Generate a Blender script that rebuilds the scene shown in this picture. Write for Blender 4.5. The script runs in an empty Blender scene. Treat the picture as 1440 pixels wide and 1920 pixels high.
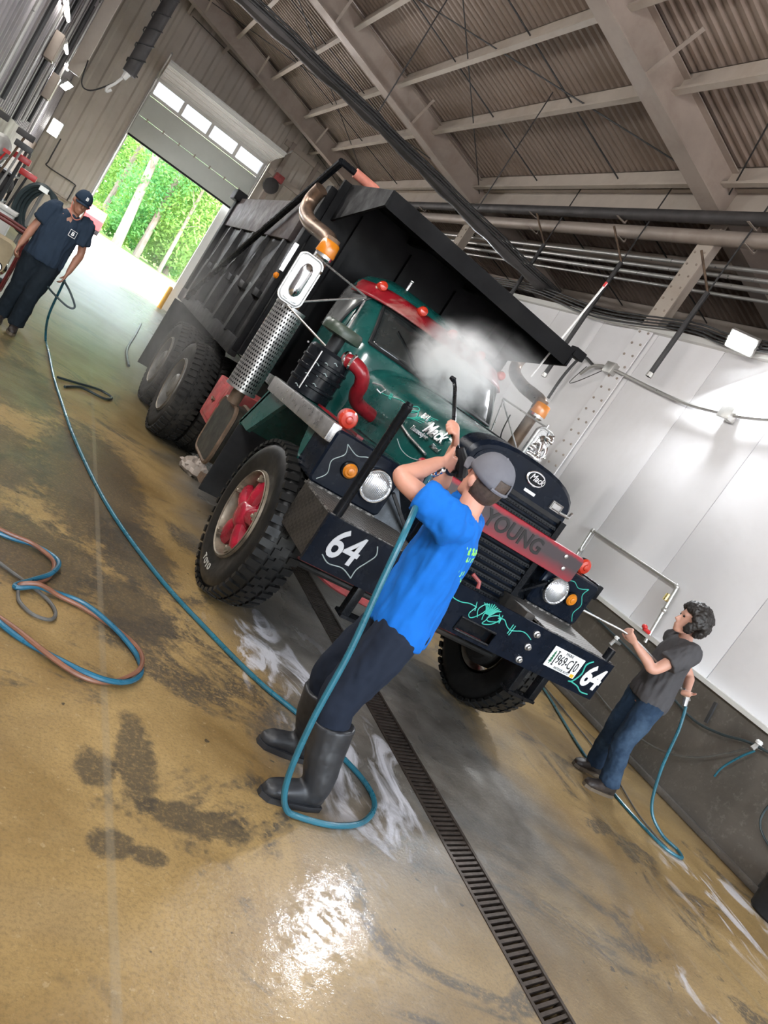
import bpy, bmesh, math, random
import numpy as np
from mathutils import Vector, Matrix, noise
random.seed(7)
scene = bpy.context.scene
COL = scene.collection
PI = math.pi
# ------------------------------------------------------------------ camera
cam = bpy.data.cameras.new('camera'); camo = bpy.data.objects.new('camera', cam); COL.objects.link(camo)
cam.sensor_fit = 'HORIZONTAL'; cam.sensor_width = 36; cam.lens = 1386/1440*36
cam.clip_start = .05; cam.clip_end = 400
def _camera():
    f = 1386.; n = lambda v: v/np.linalg.norm(v)
    yv = n(np.array([158-720., 360-960., f])); b = n(np.array([1158-720., 1028-960., f]))
    z = n(np.cross(yv, b)); z = -z if z[1] > 0 else z
    x = np.cross(yv, z); R = np.stack([x, yv, z], 1)
    m = Matrix.Identity(4)
    for i in range(3):
        m[i][0] = R[0][i]; m[i][1] = -R[1][i]; m[i][2] = -R[2][i]
    m[0][3], m[1][3], m[2][3] = 0, 0, 1.72
    return m
camo.matrix_world = _camera()
scene.camera = camo
# ------------------------------------------------------------------ world, sun, exposure
world = bpy.data.worlds.new('sky'); scene.world = world; world.use_nodes = True
wt = world.node_tree; wt.nodes.clear()
sky = wt.nodes.new('ShaderNodeTexSky'); sky.sky_type = 'NISHITA'; sky.sun_disc = False
sky.sun_elevation = math.radians(52); sky.sun_rotation = math.radians(60); sky.air_density = 1.2; sky.dust_density = 2.5
hs = wt.nodes.new('ShaderNodeHueSaturation'); hs.inputs['Saturation'].default_value = .55
bg = wt.nodes.new('ShaderNodeBackground'); bg.inputs['Strength'].default_value = 2.0
wo = wt.nodes.new('ShaderNodeOutputWorld')
wt.links.new(sky.outputs[0], hs.inputs['Color']); wt.links.new(hs.outputs[0], bg.inputs['Color']); wt.links.new(bg.outputs[0], wo.inputs['Surface'])
sun = bpy.data.lights.new('sun', 'SUN'); sun.energy = 1.6; sun.angle = .02; sun.color = (1, .95, .86)
suno = bpy.data.objects.new('sun', sun); COL.objects.link(suno)
suno.rotation_euler = Vector((.62, -.25, -1.)).to_track_quat('-Z', 'Y').to_euler(); suno.location = (-20, 40, 40)
scene.view_settings.view_transform = 'Standard'; scene.view_settings.look = 'None'
scene.view_settings.gamma = 1; scene.view_settings.use_curve_mapping = False
scene.view_settings.exposure = 0.68
scene.cycles.volume_bounces = 6
scene.cycles.use_adaptive_sampling = True; scene.cycles.adaptive_threshold = .04; scene.cycles.adaptive_min_samples = 20
scene.cycles.max_bounces = 7; scene.cycles.diffuse_bounces = 4; scene.cycles.glossy_bounces = 4
for px, py, sx_, sy_, rx in ((2.5, -7.6, 8.3, 5.6, PI/2), (1.9, 25.6, 3.6, 3.9, -PI/2)):      # portals that guide sky light through the two doorways
    pl_ = bpy.data.lights.new('doorway_portal', 'AREA'); pl_.shape = 'RECTANGLE'; pl_.size = sx_; pl_.size_y = sy_; pl_.cycles.is_portal = True
    po_ = bpy.data.objects.new('doorway_portal', pl_); COL.objects.link(po_); po_.location = (px, py, sy_/2); po_.rotation_euler = (rx, 0, 0)
# ------------------------------------------------------------------ materials
def newmat(name):
    m = bpy.data.materials.new(name); m.use_nodes = True; nt = m.node_tree
    return m, nt, nt.nodes['Principled BSDF']
def N(nt, t, **k):
    n = nt.nodes.new(t)
    for a, v in k.items():
        if a in n.inputs: n.inputs[a].default_value = v
        else: setattr(n, a, v)
    return n
def noisetex(nt, scale, detail=4, rough=.6, vec=None, dist=0):
    n = N(nt, 'ShaderNodeTexNoise', Scale=scale, Detail=detail, Roughness=rough, Distortion=dist)
    if vec is not None: nt.links.new(vec, n.inputs['Vector'])
    return n.outputs['Fac']
def ramp(nt, fac, stops, interp='LINEAR'):
    r = nt.nodes.new('ShaderNodeValToRGB'); r.color_ramp.interpolation = interp
    el = r.color_ramp.elements
    while len(el) < len(stops): el.new(.5)
    for e, (p, c) in zip(el, stops):
        e.position = p; e.color = (c, c, c, 1) if isinstance(c, (int, float)) else (*c[:3], 1)
    nt.links.new(fac, r.inputs[0]); return r.outputs[0]
def mixc(nt, fac, a, b, mode='MIX'):
    m = nt.nodes.new('ShaderNodeMix'); m.data_type = 'RGBA'; m.blend_type = mode
    for s, v in ((m.inputs[0], fac), (m.inputs[6], a), (m.inputs[7], b)):
        if isinstance(v, (int, float)): s.default_value = v
        elif isinstance(v, (tuple, list)): s.default_value = (*v[:3], 1)
        else: nt.links.new(v, s)
    return m.outputs[2]
def math_(nt, op, a, b=None, clamp=False):
    m = nt.nodes.new('ShaderNodeMath'); m.operation = op; m.use_clamp = clamp
    for s, v in zip(m.inputs, (a, b)):
        if v is None: continue
        if isinstance(v, (int, float)): s.default_value = v
        else: nt.links.new(v, s)
    return m.outputs[0]
def bump(nt, b, h, strength=.3, dist=.01):
    n = N(nt, 'ShaderNodeBump', Strength=strength, Distance=dist); nt.links.new(h, n.inputs['Height'])
    nt.links.new(n.outputs[0], b.inputs['Normal'])
def coords(nt): return nt.nodes.new('ShaderNodeTexCoord').outputs['Object']
def geopos(nt): return nt.nodes.new('ShaderNodeNewGeometry').outputs['Position']
def paint(name, col, rough=.4, metal=0., var=.25, scale=6, grime=None, gamt=.35, bmp=0, coat=0, spec=.5):
    m, nt, b = newmat(name)
    p = geopos(nt)
    f = noisetex(nt, scale, 5, .65, p)
    c = mixc(nt, ramp(nt, f, [(.3, 0), (.7, 1)]), tuple(x*(1-var) for x in col), tuple(min(1, x*(1+var)) for x in col))
    if grime is not None:
        g = ramp(nt, noisetex(nt, scale*.45, 6, .7, p, .4), [(.5, 0), (.72, gamt)])
        c = mixc(nt, g, c, grime)
    nt.links.new(c, b.inputs['Base Color'])
    nt.links.new(ramp(nt, noisetex(nt, scale*1.7, 3, .6, p), [(.3, max(.03, rough-.1)), (.7, min(1, rough+.12))]), b.inputs['Roughness'])
    b.inputs['Metallic'].default_value = metal; b.inputs['Coat Weight'].default_value = coat; b.inputs['Coat Roughness'].default_value = .12
    b.inputs['Specular IOR Level'].default_value = spec
    if bmp: bump(nt, b, noisetex(nt, scale*9, 4, .6, p), bmp, .004)
    return m
def emit(name, col, strength):
    m, nt, b = newmat(name); b.inputs['Base Color'].default_value = (*col, 1)
    b.inputs['Emission Color'].default_value = (*col, 1); b.inputs['Emission Strength'].default_value = strength; return m
def lensmat(name, col, rough=.15, trans=.35):
    m, nt, b = newmat(name)
    w = N(nt, 'ShaderNodeTexWave', Scale=60.); w.bands_direction = 'X'
    nt.links.new(geopos(nt), w.inputs['Vector'])
    b.inputs['Base Color'].default_value = (*col, 1); b.inputs['Roughness'].default_value = rough
    b.inputs['Transmission Weight'].default_value = trans; b.inputs['Coat Weight'].default_value = .6; b.inputs['Coat Roughness'].default_value = .05
    bump(nt, b, w.outputs['Fac'], .25, .003); return m
M = {}
# ------------------------------------------------------------------ mesh helpers
WL = {}                                             # world location of every object built so far
def wl(o): return WL[o.name] if o is not None else Vector((0, 0, 0))
class MB:
    def __init__(s): s.v = []; s.f = []
    def add(s, vs, fs):
        k = len(s.v); s.v += [tuple(p) for p in vs]; s.f += [tuple(i+k for i in f) for f in fs]; return s
    def box(s, x0, x1, y0, y1, z0, z1, rot=None, piv=None):
        vs = [Vector((x, y, z)) for x in (x0, x1) for y in (y0, y1) for z in (z0, z1)]
        if rot is not None:
            pv = Vector(piv) if piv is not None else Vector(((x0+x1)/2, (y0+y1)/2, (z0+z1)/2))
            vs = [rot @ (p-pv)+pv for p in vs]
        return s.add(vs, [(0, 1, 3, 2), (4, 6, 7, 5), (0, 4, 5, 1), (2, 3, 7, 6), (0, 2, 6, 4), (1, 5, 7, 3)])
    def beam(s, a, b, w, h, up=(0, 0, 1)):
        a, b = Vector(a), Vector(b); d = (b-a).normalized(); u = Vector(up)
        if abs(d.dot(u)) > .98: u = Vector((0, 1, 0))
        r = d.cross(u).normalized(); u = r.cross(d)
        vs = [p+r*i*w/2+u*j*h/2 for p in (a, b) for i in (-1, 1) for j in (-1, 1)]
        return s.add(vs, [(0, 1, 3, 2), (4, 6, 7, 5), (0, 4, 5, 1), (2, 3, 7, 6), (0, 2, 6, 4), (1, 5, 7, 3)])
    def loft(s, rings, closed=True, caps=True):
        n = len(rings[0]); k = len(s.v)
        for r in rings: s.v += [tuple(p) for p in r]
        for i in range(len(rings)-1):
            for j in range(n if closed else n-1):
                a = k+i*n+j; b = k+i*n+(j+1) % n; s.f.append((a, b, b+n, a+n))
        if caps and closed:
            s.f.append(tuple(k+j for j in range(n))[::-1]); s.f.append(tuple(k+(len(rings)-1)*n+j for j in range(n)))
        return s
    def tube(s, pts, r, n=8, caps=True, flat=1.):
        pts = [Vector(p) for p in pts]; rs = r if isinstance(r, (list, tuple)) else [r]*len(pts)
        rings = []; prev = None
        for i, p in enumerate(pts):
            d = (pts[min(i+1, len(pts)-1)]-pts[max(i-1, 0)]).normalized()
            if prev is None:
                u = Vector((0, 0, 1)) if abs(d.z) < .9 else Vector((0, 1, 0))
                u = (u-d*u.dot(d)).normalized()
            else:
                u = prev-d*prev.dot(d)
                u = u.normalized() if u.length > 1e-5 else Vector((1, 0, 0))
            prev = u; w = d.cross(u)
            rings.append([p+(w*math.cos(t)+u*math.sin(t)*flat)*rs[i] for t in [2*PI*j/n for j in range(n)]])
        return s.loft(rings, True, caps)
    def lathe(s, prof, o, axis, n=24, caps=True):
        a = Vector(axis).normalized(); u = Vector((0, 0, 1)) if abs(a.z) < .9 else Vector((0, 1, 0))
        u = (u-a*u.dot(a)).normalized(); w = a.cross(u); o = Vector(o)
        return s.loft([[o+a*h+(u*math.cos(t)+w*math.sin(t))*r for t in [2*PI*j/n for j in range(n)]] for r, h in prof], True, caps)
    def prism(s, poly, axis, a, b):
        def P(u, v, t): return {'x': (t, u, v), 'y': (u, t, v), 'z': (u, v, t)}[axis]
        return s.loft([[P(u, v, a) for u, v in poly], [P(u, v, b) for u, v in poly]])
    def ball(s, c, r, n=12, m=8, sc=(1, 1, 1)):
        c = Vector(c)
        prof = [[c+Vector((math.cos(t)*math.sin(q)*r*sc[0], math.sin(t)*math.sin(q)*r*sc[1], math.cos(q)*r*sc[2])) for t in [2*PI*j/n for j in range(n)]] for q in [PI*(i+.02)/(m+.04) for i in range(m+1)]]
        return s.loft(prof)
    def grid(s, P, nu, nv):
        k = len(s.v); s.v += [tuple(P(i/nu, j/nv)) for i in range(nu+1) for j in range(nv+1)]
        for i in range(nu):
            for j in range(nv):
                a = k+i*(nv+1)+j; s.f.append((a, a+1, a+nv+2, a+nv+1))
        return s
    def build(s, name, mat, parent=None, bevel=0, solid=0, sub=0, sharp=.6, **props):
        return mkobj(name, s.v, s.f, mat, parent, bevel, solid, sub, sharp, **props)
def mkobj(name, v, f, mat, parent=None, bevel=0, solid=0, sub=0, sharp=.6, **props):
    A = np.array(v, float); lo, hi = A.min(0), A.max(0)
    o3 = Vector(((lo[0]+hi[0])/2, (lo[1]+hi[1])/2, lo[2]))
    me = bpy.data.meshes.new(name); me.from_pydata([tuple(p) for p in (A-np.array(o3))], [], f)
    bm = bmesh.new(); bm.from_mesh(me)
    bmesh.ops.remove_doubles(bm, verts=bm.verts, dist=1e-5)
    bmesh.ops.recalc_face_normals(bm, faces=bm.faces)
    if bevel:
        es = [e for e in bm.edges if len(e.link_faces) == 2 and e.calc_face_angle(0) > .6]
        bmesh.ops.bevel(bm, geom=es, offset=bevel, segments=2, affect='EDGES', profile=.6, clamp_overlap=True)
    for fc in bm.faces: fc.smooth = not (solid and len(f) < 4)
    for e in bm.edges:
        if len(e.link_faces) == 2 and e.calc_face_angle(0) > sharp: e.smooth = False
    bm.to_mesh(me); bm.free()
    o = bpy.data.objects.new(name, me); COL.objects.link(o)
    if isinstance(mat, str): mat = M[mat]
    me.materials.append(mat)
    if solid:
        md = o.modifiers.new('thickness', 'SOLIDIFY'); md.thickness = solid; md.offset = 0
    if sub:
        md = o.modifiers.new('smooth', 'SUBSURF'); md.levels = sub; md.render_levels = sub
    place(o, o3, parent)
    for k, q in props.items(): o[k] = q
    return o
def place(o, w, parent=None):
    w = Vector(w); WL[o.name] = w
    if parent is not None: o.parent = parent; o.location = w-wl(parent)
    else: o.location = w
def thing(name, label, cat, loc, group=None):
    o = bpy.data.objects.new(name, None); COL.objects.link(o); o.empty_display_size = .2
    place(o, loc); o['label'] = label; o['category'] = cat
    if group: o['group'] = group
    return o
def tag(o, label, cat, group=None):
    o['label'] = label; o['category'] = cat
    if group: o['group'] = group
    return o
def struct(o): o['kind'] = 'structure'; return o
def like(o, name, w, parent=None, rot=None):        # another object on the same mesh data
    c = o.copy(); COL.objects.link(c); c.name = name; c.parent = None
    for k in list(c.keys()):
        if k in ('label', 'category', 'group'): del c[k]
    place(c, w, parent)
    if rot is not None: c.rotation_euler = rot
    return c
def spline(pts, n=8):                               # Catmull-Rom through the points
    P = [Vector(p) for p in pts]; out = []
    for i in range(len(P)-1):
        a, b, c, d = P[max(i-1, 0)], P[i], P[i+1], P[min(i+2, len(P)-1)]
        for k in range(n):
            t = k/n; out.append(.5*((2*b)+(c-a)*t+(2*a-5*b+4*c-d)*t*t+(3*b-a-3*c+d)*t**3))
    out.append(P[-1]); return out
def text(name, body, mat, size, loc, xdir, updir, parent=None, depth=.003, bold=0., sx=1., shear=0., align='CENTER', **props):
    cu = bpy.data.curves.new(name, 'FONT'); cu.body = body; cu.size = size; cu.extrude = depth; cu.offset = bold; cu.shear = shear
    cu.align_x = align; cu.align_y = 'CENTER'; cu.resolution_u = 4
    t = bpy.data.objects.new('tmp', cu); COL.objects.link(t)
    me = bpy.data.meshes.new_from_object(t.evaluated_get(bpy.context.evaluated_depsgraph_get()))
    bpy.data.objects.remove(t); bpy.data.curves.remove(cu)
    x = Vector(xdir).normalized(); u = Vector(updir); u = (u-x*u.dot(x)).normalized(); z = x.cross(u); L = Vector(loc)
    v = [tuple(L+x*p.co.x*sx+u*p.co.y+z*p.co.z) for p in me.vertices]; f = [tuple(p.vertices) for p in me.polygons]
    bpy.data.meshes.remove(me)
    return mkobj(name, v, f, mat, parent, **props)
# ================================================================== setting materials
def m_floor():
    m, nt, b = newmat('wet_concrete'); p = geopos(nt); L = nt.links
    sep = nt.nodes.new('ShaderNodeSeparateXYZ'); L.new(p, sep.inputs[0]); X, Y = sep.outputs[0], sep.outputs[1]
    base = mixc(nt, ramp(nt, noisetex(nt, 1.3, 6, .65, p, .5), [(.3, 0), (.7, 1)]), (.20, .122, .042), (.42, .285, .12))
    base = mixc(nt, ramp(nt, noisetex(nt, .55, 4, .6, p, .6), [(.5, 0), (.7, .55)]), base, (.24, .185, .12))
    base = mixc(nt, ramp(nt, noisetex(nt, 70, 2, .7, p), [(.45, 0), (.75, .5)]), base, (.10, .072, .035))
    base = mixc(nt, ramp(nt, noisetex(nt, 26, 3, .7, p), [(.62, 0), (.7, .6)]), base, (.42, .31, .17))
    # dark oily stains, then placed dark patches
    st = math_(nt, 'MULTIPLY', ramp(nt, noisetex(nt, .95, 5, .75, p, 1.1), [(.53, 0), (.60, 1)]), ramp(nt, noisetex(nt, 34, 3, .8, p), [(.34, 0), (.52, 1)]))
    base = mixc(nt, math_(nt, 'MULTIPLY', st, .8), base, (.05, .045, .04))
    for (cx, cy, rx, ry) in ((1.10, 2.45, .10, .32), (1.33, 2.2, .28, .09), (.93, 2.35, .10, .12), (.98, 2.0, .09, .08), (1.12, 1.98, .08, .05), (.62, 3.95, .45, .5), (1.15, 3.75, .3, .4), (.2, 5.2, .5, .8), (.95, 5.6, .5, 1.5), (.3, 7.2, .4, 1.0), (1.25, 4.5, .3, .6)):  # small stains up front, broad darkening of the floor mid-left
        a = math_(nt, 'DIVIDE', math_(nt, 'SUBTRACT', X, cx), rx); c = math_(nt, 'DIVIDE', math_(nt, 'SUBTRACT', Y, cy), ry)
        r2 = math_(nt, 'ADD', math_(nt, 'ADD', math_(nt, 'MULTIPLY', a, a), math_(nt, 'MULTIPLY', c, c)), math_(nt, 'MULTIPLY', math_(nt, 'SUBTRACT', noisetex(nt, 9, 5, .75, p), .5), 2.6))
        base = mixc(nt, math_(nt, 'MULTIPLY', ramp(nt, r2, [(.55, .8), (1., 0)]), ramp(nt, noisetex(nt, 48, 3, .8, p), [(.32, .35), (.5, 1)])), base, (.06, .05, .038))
    # chips
    base = mixc(nt, ramp(nt, noisetex(nt, 14, 2, .5, p), [(.735, 0), (.755, .85)]), base, (.035, .028, .02))
    # saw cut joint lines
    for ax, v, w in ((X, .98, .012), (X, -.6, .012), (Y, 10.4, .014), (X, 4.95, .012)):
        d = math_(nt, 'ABSOLUTE', math_(nt, 'SUBTRACT', ax, v))
        base = mixc(nt, ramp(nt, d, [(0, .3), (w, .3), (w*1.6, 0)]), base, (.30, .25, .17))
    # grey washed belt round the truck and along the drain
    dx = math_(nt, 'ABSOLUTE', math_(nt, 'SUBTRACT', X, 3.0))
    q = math_(nt, 'ADD', dx, math_(nt, 'MULTIPLY', math_(nt, 'SUBTRACT', noisetex(nt, .9, 5, .6, p, .4), .5), 1.5))
    fy = ramp(nt, math_(nt, 'MULTIPLY', math_(nt, 'ADD', Y, math_(nt, 'MULTIPLY', noisetex(nt, 1.1, 4, .6, p), 1.2)), .1), [(.24, .35), (.33, 1)])
    grey = math_(nt, 'MULTIPLY', ramp(nt, math_(nt, 'MULTIPLY', q, .2), [(.16, 1), (.27, 0)]), fy)
    gc = mixc(nt, ramp(nt, noisetex(nt, 3.2, 6, .7, p), [(.3, 0), (.7, 1)]), (.06, .06, .06), (.20, .195, .18))
    base = mixc(nt, math_(nt, 'MULTIPLY', grey, .88), base, gc)
    # foam and suds
    sv = N(nt, 'ShaderNodeMapping'); sv.inputs['Scale'].default_value = (2.2, .8, 1); sv.inputs['Rotation'].default_value = (0, 0, -.25); L.new(p, sv.inputs[0])
    fm = ramp(nt, noisetex(nt, 1.7, 6, .62, sv.outputs[0], 1.4), [(.53, 0), (.63, 1)])
    def blob(cx, cy, rx, ry):
        a = math_(nt, 'DIVIDE', math_(nt, 'SUBTRACT', X, cx), rx); c = math_(nt, 'DIVIDE', math_(nt, 'SUBTRACT', Y, cy), ry)
        r2 = math_(nt, 'ADD', math_(nt, 'MULTIPLY', a, a), math_(nt, 'MULTIPLY', c, c))
        return ramp(nt, r2, [(.25, 1), (1, 0)])
    msk = math_(nt, 'MAXIMUM', math_(nt, 'MAXIMUM', blob(2.42, 3.1, .5, 1.35), blob(1.95, 4.0, .35, .8)), math_(nt, 'MULTIPLY', math_(nt, 'MAXIMUM', blob(4.3, 1.75, .3, .7), blob(5.9, 2.6, .9, .8)), .8))
    foam = math_(nt, 'MULTIPLY', fm, msk)
    base = mixc(nt, math_(nt, 'MULTIPLY', foam, .8), base, (.62, .62, .66))
    # green painted in for reflected trees by the far door, darkened against glare
    far = ramp(nt, math_(nt, 'MULTIPLY', Y, .04), [(.26, 0), (.44, 1)])
    base = mixc(nt, math_(nt, 'MULTIPLY', far, .8), base, mixc(nt, noisetex(nt, 1.4, 5, .7, p), (.035, .046, .02), (.105, .12, .065)))
    L.new(base, b.inputs['Base Color'])
    wet = ramp(nt, noisetex(nt, .8, 4, .6, p, .3), [(.35, .28), (.65, .52)])
    wet = mixc(nt, math_(nt, 'MULTIPLY', far, .75), wet, (.34, .34, .34)); wet = mixc(nt, math_(nt, 'MULTIPLY', grey, .6), wet, (.22, .22, .22))
    L.new(math_(nt, 'MULTIPLY', blob(1.72, 1.68, .55, .7), ramp(nt, noisetex(nt, 14, 4, .75, p), [(.42, 0), (.62, .75)])), b.inputs['Coat Weight']); b.inputs['Coat Roughness'].default_value = .1
    cb_ = N(nt, 'ShaderNodeBump', Strength=.16, Distance=.006); L.new(noisetex(nt, 38, 4, .7, p), cb_.inputs['Height']); L.new(cb_.outputs[0], b.inputs['Coat Normal'])
    L.new(mixc(nt, foam, wet, (.75, .75, .75)), b.inputs['Roughness'])
    L.new(math_(nt, 'SUBTRACT', .42, math_(nt, 'MULTIPLY', far, .34)), b.inputs['Specular IOR Level'])
    bump(nt, b, math_(nt, 'ADD', noisetex(nt, 45, 5, .7, p), math_(nt, 'MULTIPLY', noisetex(nt, 7, 3, .5, p), 1.5)), .42, .006)
    return m
M['floor'] = m_floor()
def m_conc():
    m, nt, b = newmat('stained_concrete'); p = geopos(nt)
    c = mixc(nt, noisetex(nt, 1.1, 6, .7, p, .6), (.05, .045, .038), (.20, .175, .15))
    c = mixc(nt, ramp(nt, noisetex(nt, 16, 4, .7, p), [(.55, 0), (.75, .5)]), c, (.28, .26, .235))
    nt.links.new(c, b.inputs['Base Color']); b.inputs['Roughness'].default_value = .55
    bump(nt, b, noisetex(nt, 30, 5, .7, p), .4, .008); return m
M['conc'] = m_conc()
M['panel'] = paint('white_wall_panel', (.83, .82, .84), .62, 0, .03, .8, (.56, .53, .49), .3, 0, 0, .2)
M['trim'] = paint('white_trim', (.7, .69, .66), .45, 0, .06, 3)
M['deck'] = paint('roof_sheet', (.30, .235, .195), .5, .15, .12, 1.2, (.2, .13, .09), .5)
M['steel'] = paint('grey_primed_steel', (.38, .32, .275), .5, .1, .12, 1.6, (.2, .12, .08), .45, .1)
M['cream'] = paint('cream_steel', (.52, .455, .39), .5, 0, .08, 2, (.35, .25, .16), .4)
M['darksteel'] = paint('dark_duct_wrap', (.06, .055, .055), .6, .1, .25, 3)
M['creamwall'] = paint('cream_wall_sheet', (.62, .56, .49), .5, 0, .06, 1.2, (.42, .34, .26), .35)
M['lining'] = paint('peach_lining', (.19, .145, .11), .6, 0, .15, 2)
M['leftwall'] = paint('grey_wall_sheet', (.27, .25, .26), .5, .1, .2, 1.3, (.5, .4, .3), .3)
M['pipe'] = paint('galvanised_pipe', (.5, .49, .47), .35, .6, .1, 4)
M['blackpipe'] = paint('black_pipe', (.05, .05, .052), .5, .2, .2, 6)
M['rubber'] = paint('black_rubber', (.018, .018, .019), .5, 0, .3, 9, spec=.25)
M['doorpan'] = paint('door_panel', (.60, .625, .585), .45, 0, .04, 2)
M['asphalt'] = paint('sunlit_road', (.46, .40, .36), .8, 0, .08, .6, (.4, .36, .3), .4)
M['grass'] = paint('verge_grass', (.15, .26, .05), .9, 0, .4, 3)
M['yellow'] = paint('yellow_paint', (.85, .42, .02), .4, 0, .08, 5)
M['glow'] = emit('lamp_glow', (.93, .97, 1.), 40)
M['tube'] = emit('tube_glow', (1, .98, .93), 14)
M['white'] = paint('white_plastic', (.75, .74, .72), .4, 0, .05, 5)
M['red'] = paint('red_plastic', (.6, .03, .03), .35, 0, .1, 5)
M['brass'] = paint('brass', (.6, .45, .2), .3, .9, .1, 8)
M['chrome'] = paint('chrome', (.82, .82, .83), .09, 1., .04, 8)
# ================================================================== floor with trench
XL, XR, YB, YF, XO = -1.65, 6.7, 25.3, -7.5, 11.0
f = MB()
for x0, x1 in ((XL-.2, 2.785), (3.015, XO)): f.box(x0, x1, YF-.2, YB+.35, -.25, 0)
f.box(2.785, 3.015, YF-.2, YB+.35, -.25, -.16)
f.box(2.785, 3.015, 14.0, YB+.35, -.16, 0)
floor = struct(f.build('floor', 'floor'))
# trench drain: steel channel rails and slanted grate bars
drain = thing('trench_drain', 'long rusty floor drain with slanted grate bars running under the truck', 'floor drain', (2.9, .9, -.03))
M['grate'] = paint('rusted_grate', (.075, .058, .047), .5, .6, .35, 12)
r = MB(); r.box(2.786, 2.806, .85, 13.95, -.03, .004); r.box(2.994, 3.014, .85, 13.95, -.03, .004); r.build('rail', 'grate', drain)
bar0 = None; pitch = .034
bm_ = lambda y: MB().beam((2.80, y-.028, -.010), (3.0, y+.028, -.010), .016, .018)
for k in range(290):
    y = 1.0+k*pitch
    if bar0 is None: bar0 = bm_(y).build('grate_bar', 'grate', drain)
    else: like(bar0, 'grate_bar', wl(bar0)+Vector((0, k*pitch, 0)), drain)
g = MB()
for k in range(290, 375): g.beam((2.80, 1+k*pitch-.028, -.010), (3.0, 1+k*pitch+.028, -.010), .016, .018)
o = g.build('grate_bar_run', 'grate', drain); o['kind'] = 'stuff'
# ================================================================== roof
SL = .18
def zr(x, z0): return z0+SL*(6.7-x)
def corr_roof():
    rings = []; y = YF; pit = .155; prof = [(0, 0), (.055, 0), (.085, .04), (.125, .04)]
    pts = []
    while y < YB:
        pts += [(y+a, h) for a, h in prof]; y += pit
    return [[Vector((x, yy, zr(x, 6.62)+h)) for yy, h in pts] for x in (XL, XO)]
c = MB(); c.loft(corr_roof(), closed=False); ceiling = struct(c.build('ceiling', 'deck', sharp=.3))
k = MB(); k.box(XL-.2, XO+.2, YF-.2, YB+.3, 0, .05)
k.v = [(x, y, z+zr(x, 6.72)) for x, y, z in k.v]; k.build('roof_deck', 'deck', ceiling)
purl = [9.6, 8.1, 6.35, 4.95, 3.85, 2.62, 1.38, .12, -1.1]
for x in purl:
    z = zr(x, 6.62); b_ = MB()
    b_.box(x-.008, x+.008, YF, YB, z-.28, z); b_.box(x-.075, x+.008, YF, YB, z-.288, z-.275); b_.box(x-.008, x+.075, YF, YB, z-.012, z-.001)
    b_.box(x-.082, x-.074, YF, YB, z-.288, z-.25)
    b_.build('purlin', 'cream', ceiling)
RY = [-6.0, 1.2, 8.4, 15.6, 22.8]
for y in RY:
    b_ = MB()
    for (yy0, yy1, h0, h1) in ((y-.16, y+.16, 0, .02), (y-.008, y+.008, .02, .5), (y-.12, y+.12, .5, .515)):
        vs = [(x, yy, zr(x, 6.03)+h) for x in (XL, XO) for yy in (yy0, yy1) for h in (h0, h1)]
        b_.add(vs, [(0, 1, 3, 2), (4, 6, 7, 5), (0, 4, 5, 1), (2, 3, 7, 6), (0, 2, 6, 4), (1, 5, 7, 3)])
    b_.build('rafter', 'steel', ceiling)
    for x in (4.4, 2.2, 0.4):                       # flange braces up to the purlins
        br = MB(); br.beam((x, y+.12, zr(x, 6.06)), (x-.05, y+.75, zr(x, 6.48)), .05, .012); br.beam((x, y-.12, zr(x, 6.06)), (x-.05, y-.75, zr(x, 6.48)), .05, .012)
        br.build('flange_brace', 'steel', ceiling)
rd = random.Random(3)
for y0, y1 in zip(RY[1:], RY[2:]+[25.2]):           # sag rods and cross bracing in every bay
    for t in (.33, .67):
        y = y0+(y1-y0)*t
        MB().tube([(XL, y, zr(XL, 6.50)), (XO, y, zr(XO, 6.50))], .012, 6).build('sag_rod', 'blackpipe', ceiling)
    for a, b2 in ((y0, y1), (y1, y0)):
        MB().tube([(.2, a, zr(.2, 6.36)), (6.5, b2, zr(6.5, 6.36))], .011, 6).build('brace_rod', 'blackpipe', ceiling)
# column line header: strut, gutter pipes
eb = MB(); eb.box(6.60, 6.64, YF, YB, 6.18, 6.50); eb.box(6.52, 6.64, YF, YB, 6.165, 6.182); eb.box(6.52, 6.64, YF, YB, 6.49, 6.505)
tag(eb.build('eave_beam', 'cream'), 'long cream channel beam running under the rafters above the white wall', 'beam')
def pipe_run(name, label, x, z, r, mat, y0=YF+.1, y1=YB-.1, hang=True, group=None, cat='pipe'):
    t = thing(name, label, cat, (x, y0, z-r), group)
    MB().tube([(x, y0, z), (x, y1, z)], r, 14).build('pipe_body', mat, t)
    if hang:
        y = 2.4
        while y < y1:
            h = MB(); h.beam((x-r-.01, y, z-r-.012), (x+r+.01, y, z-r-.012), .04, .01); h.beam((x+r+.012, y, z-r-.012), (x+r+.012, y, zr(x, 6.0)), .012, .03, (0, 1, 0)); h.build('hanger', 'steel', t); y += 2.6
    return t
pipe_run('gutter_pipe', 'fat upper grey pipe hung just below the cream beam', 6.45, 6.02, .085, 'darksteel')
pipe_run('gutter_pipe', 'pale lower pipe hung beside the fat dark pipe', 6.62, 5.83, .10, 'steel')
for i, (x, z, r) in enumerate(((6.95, 5.62, .03), (7.02, 5.53, .03), (7.1, 5.44, .035), (7.2, 5.35, .025))):
    pipe_run('conduit', ['topmost of the four thin conduits above the white wall', 'second highest thin conduit above the white wall', 'third highest thin conduit above the white wall', 'lowest of the four thin conduits above the white wall'][i], x, z, r, 'pipe', 6.0, YB-.1, False, 'conduits above the white wall')
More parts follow.
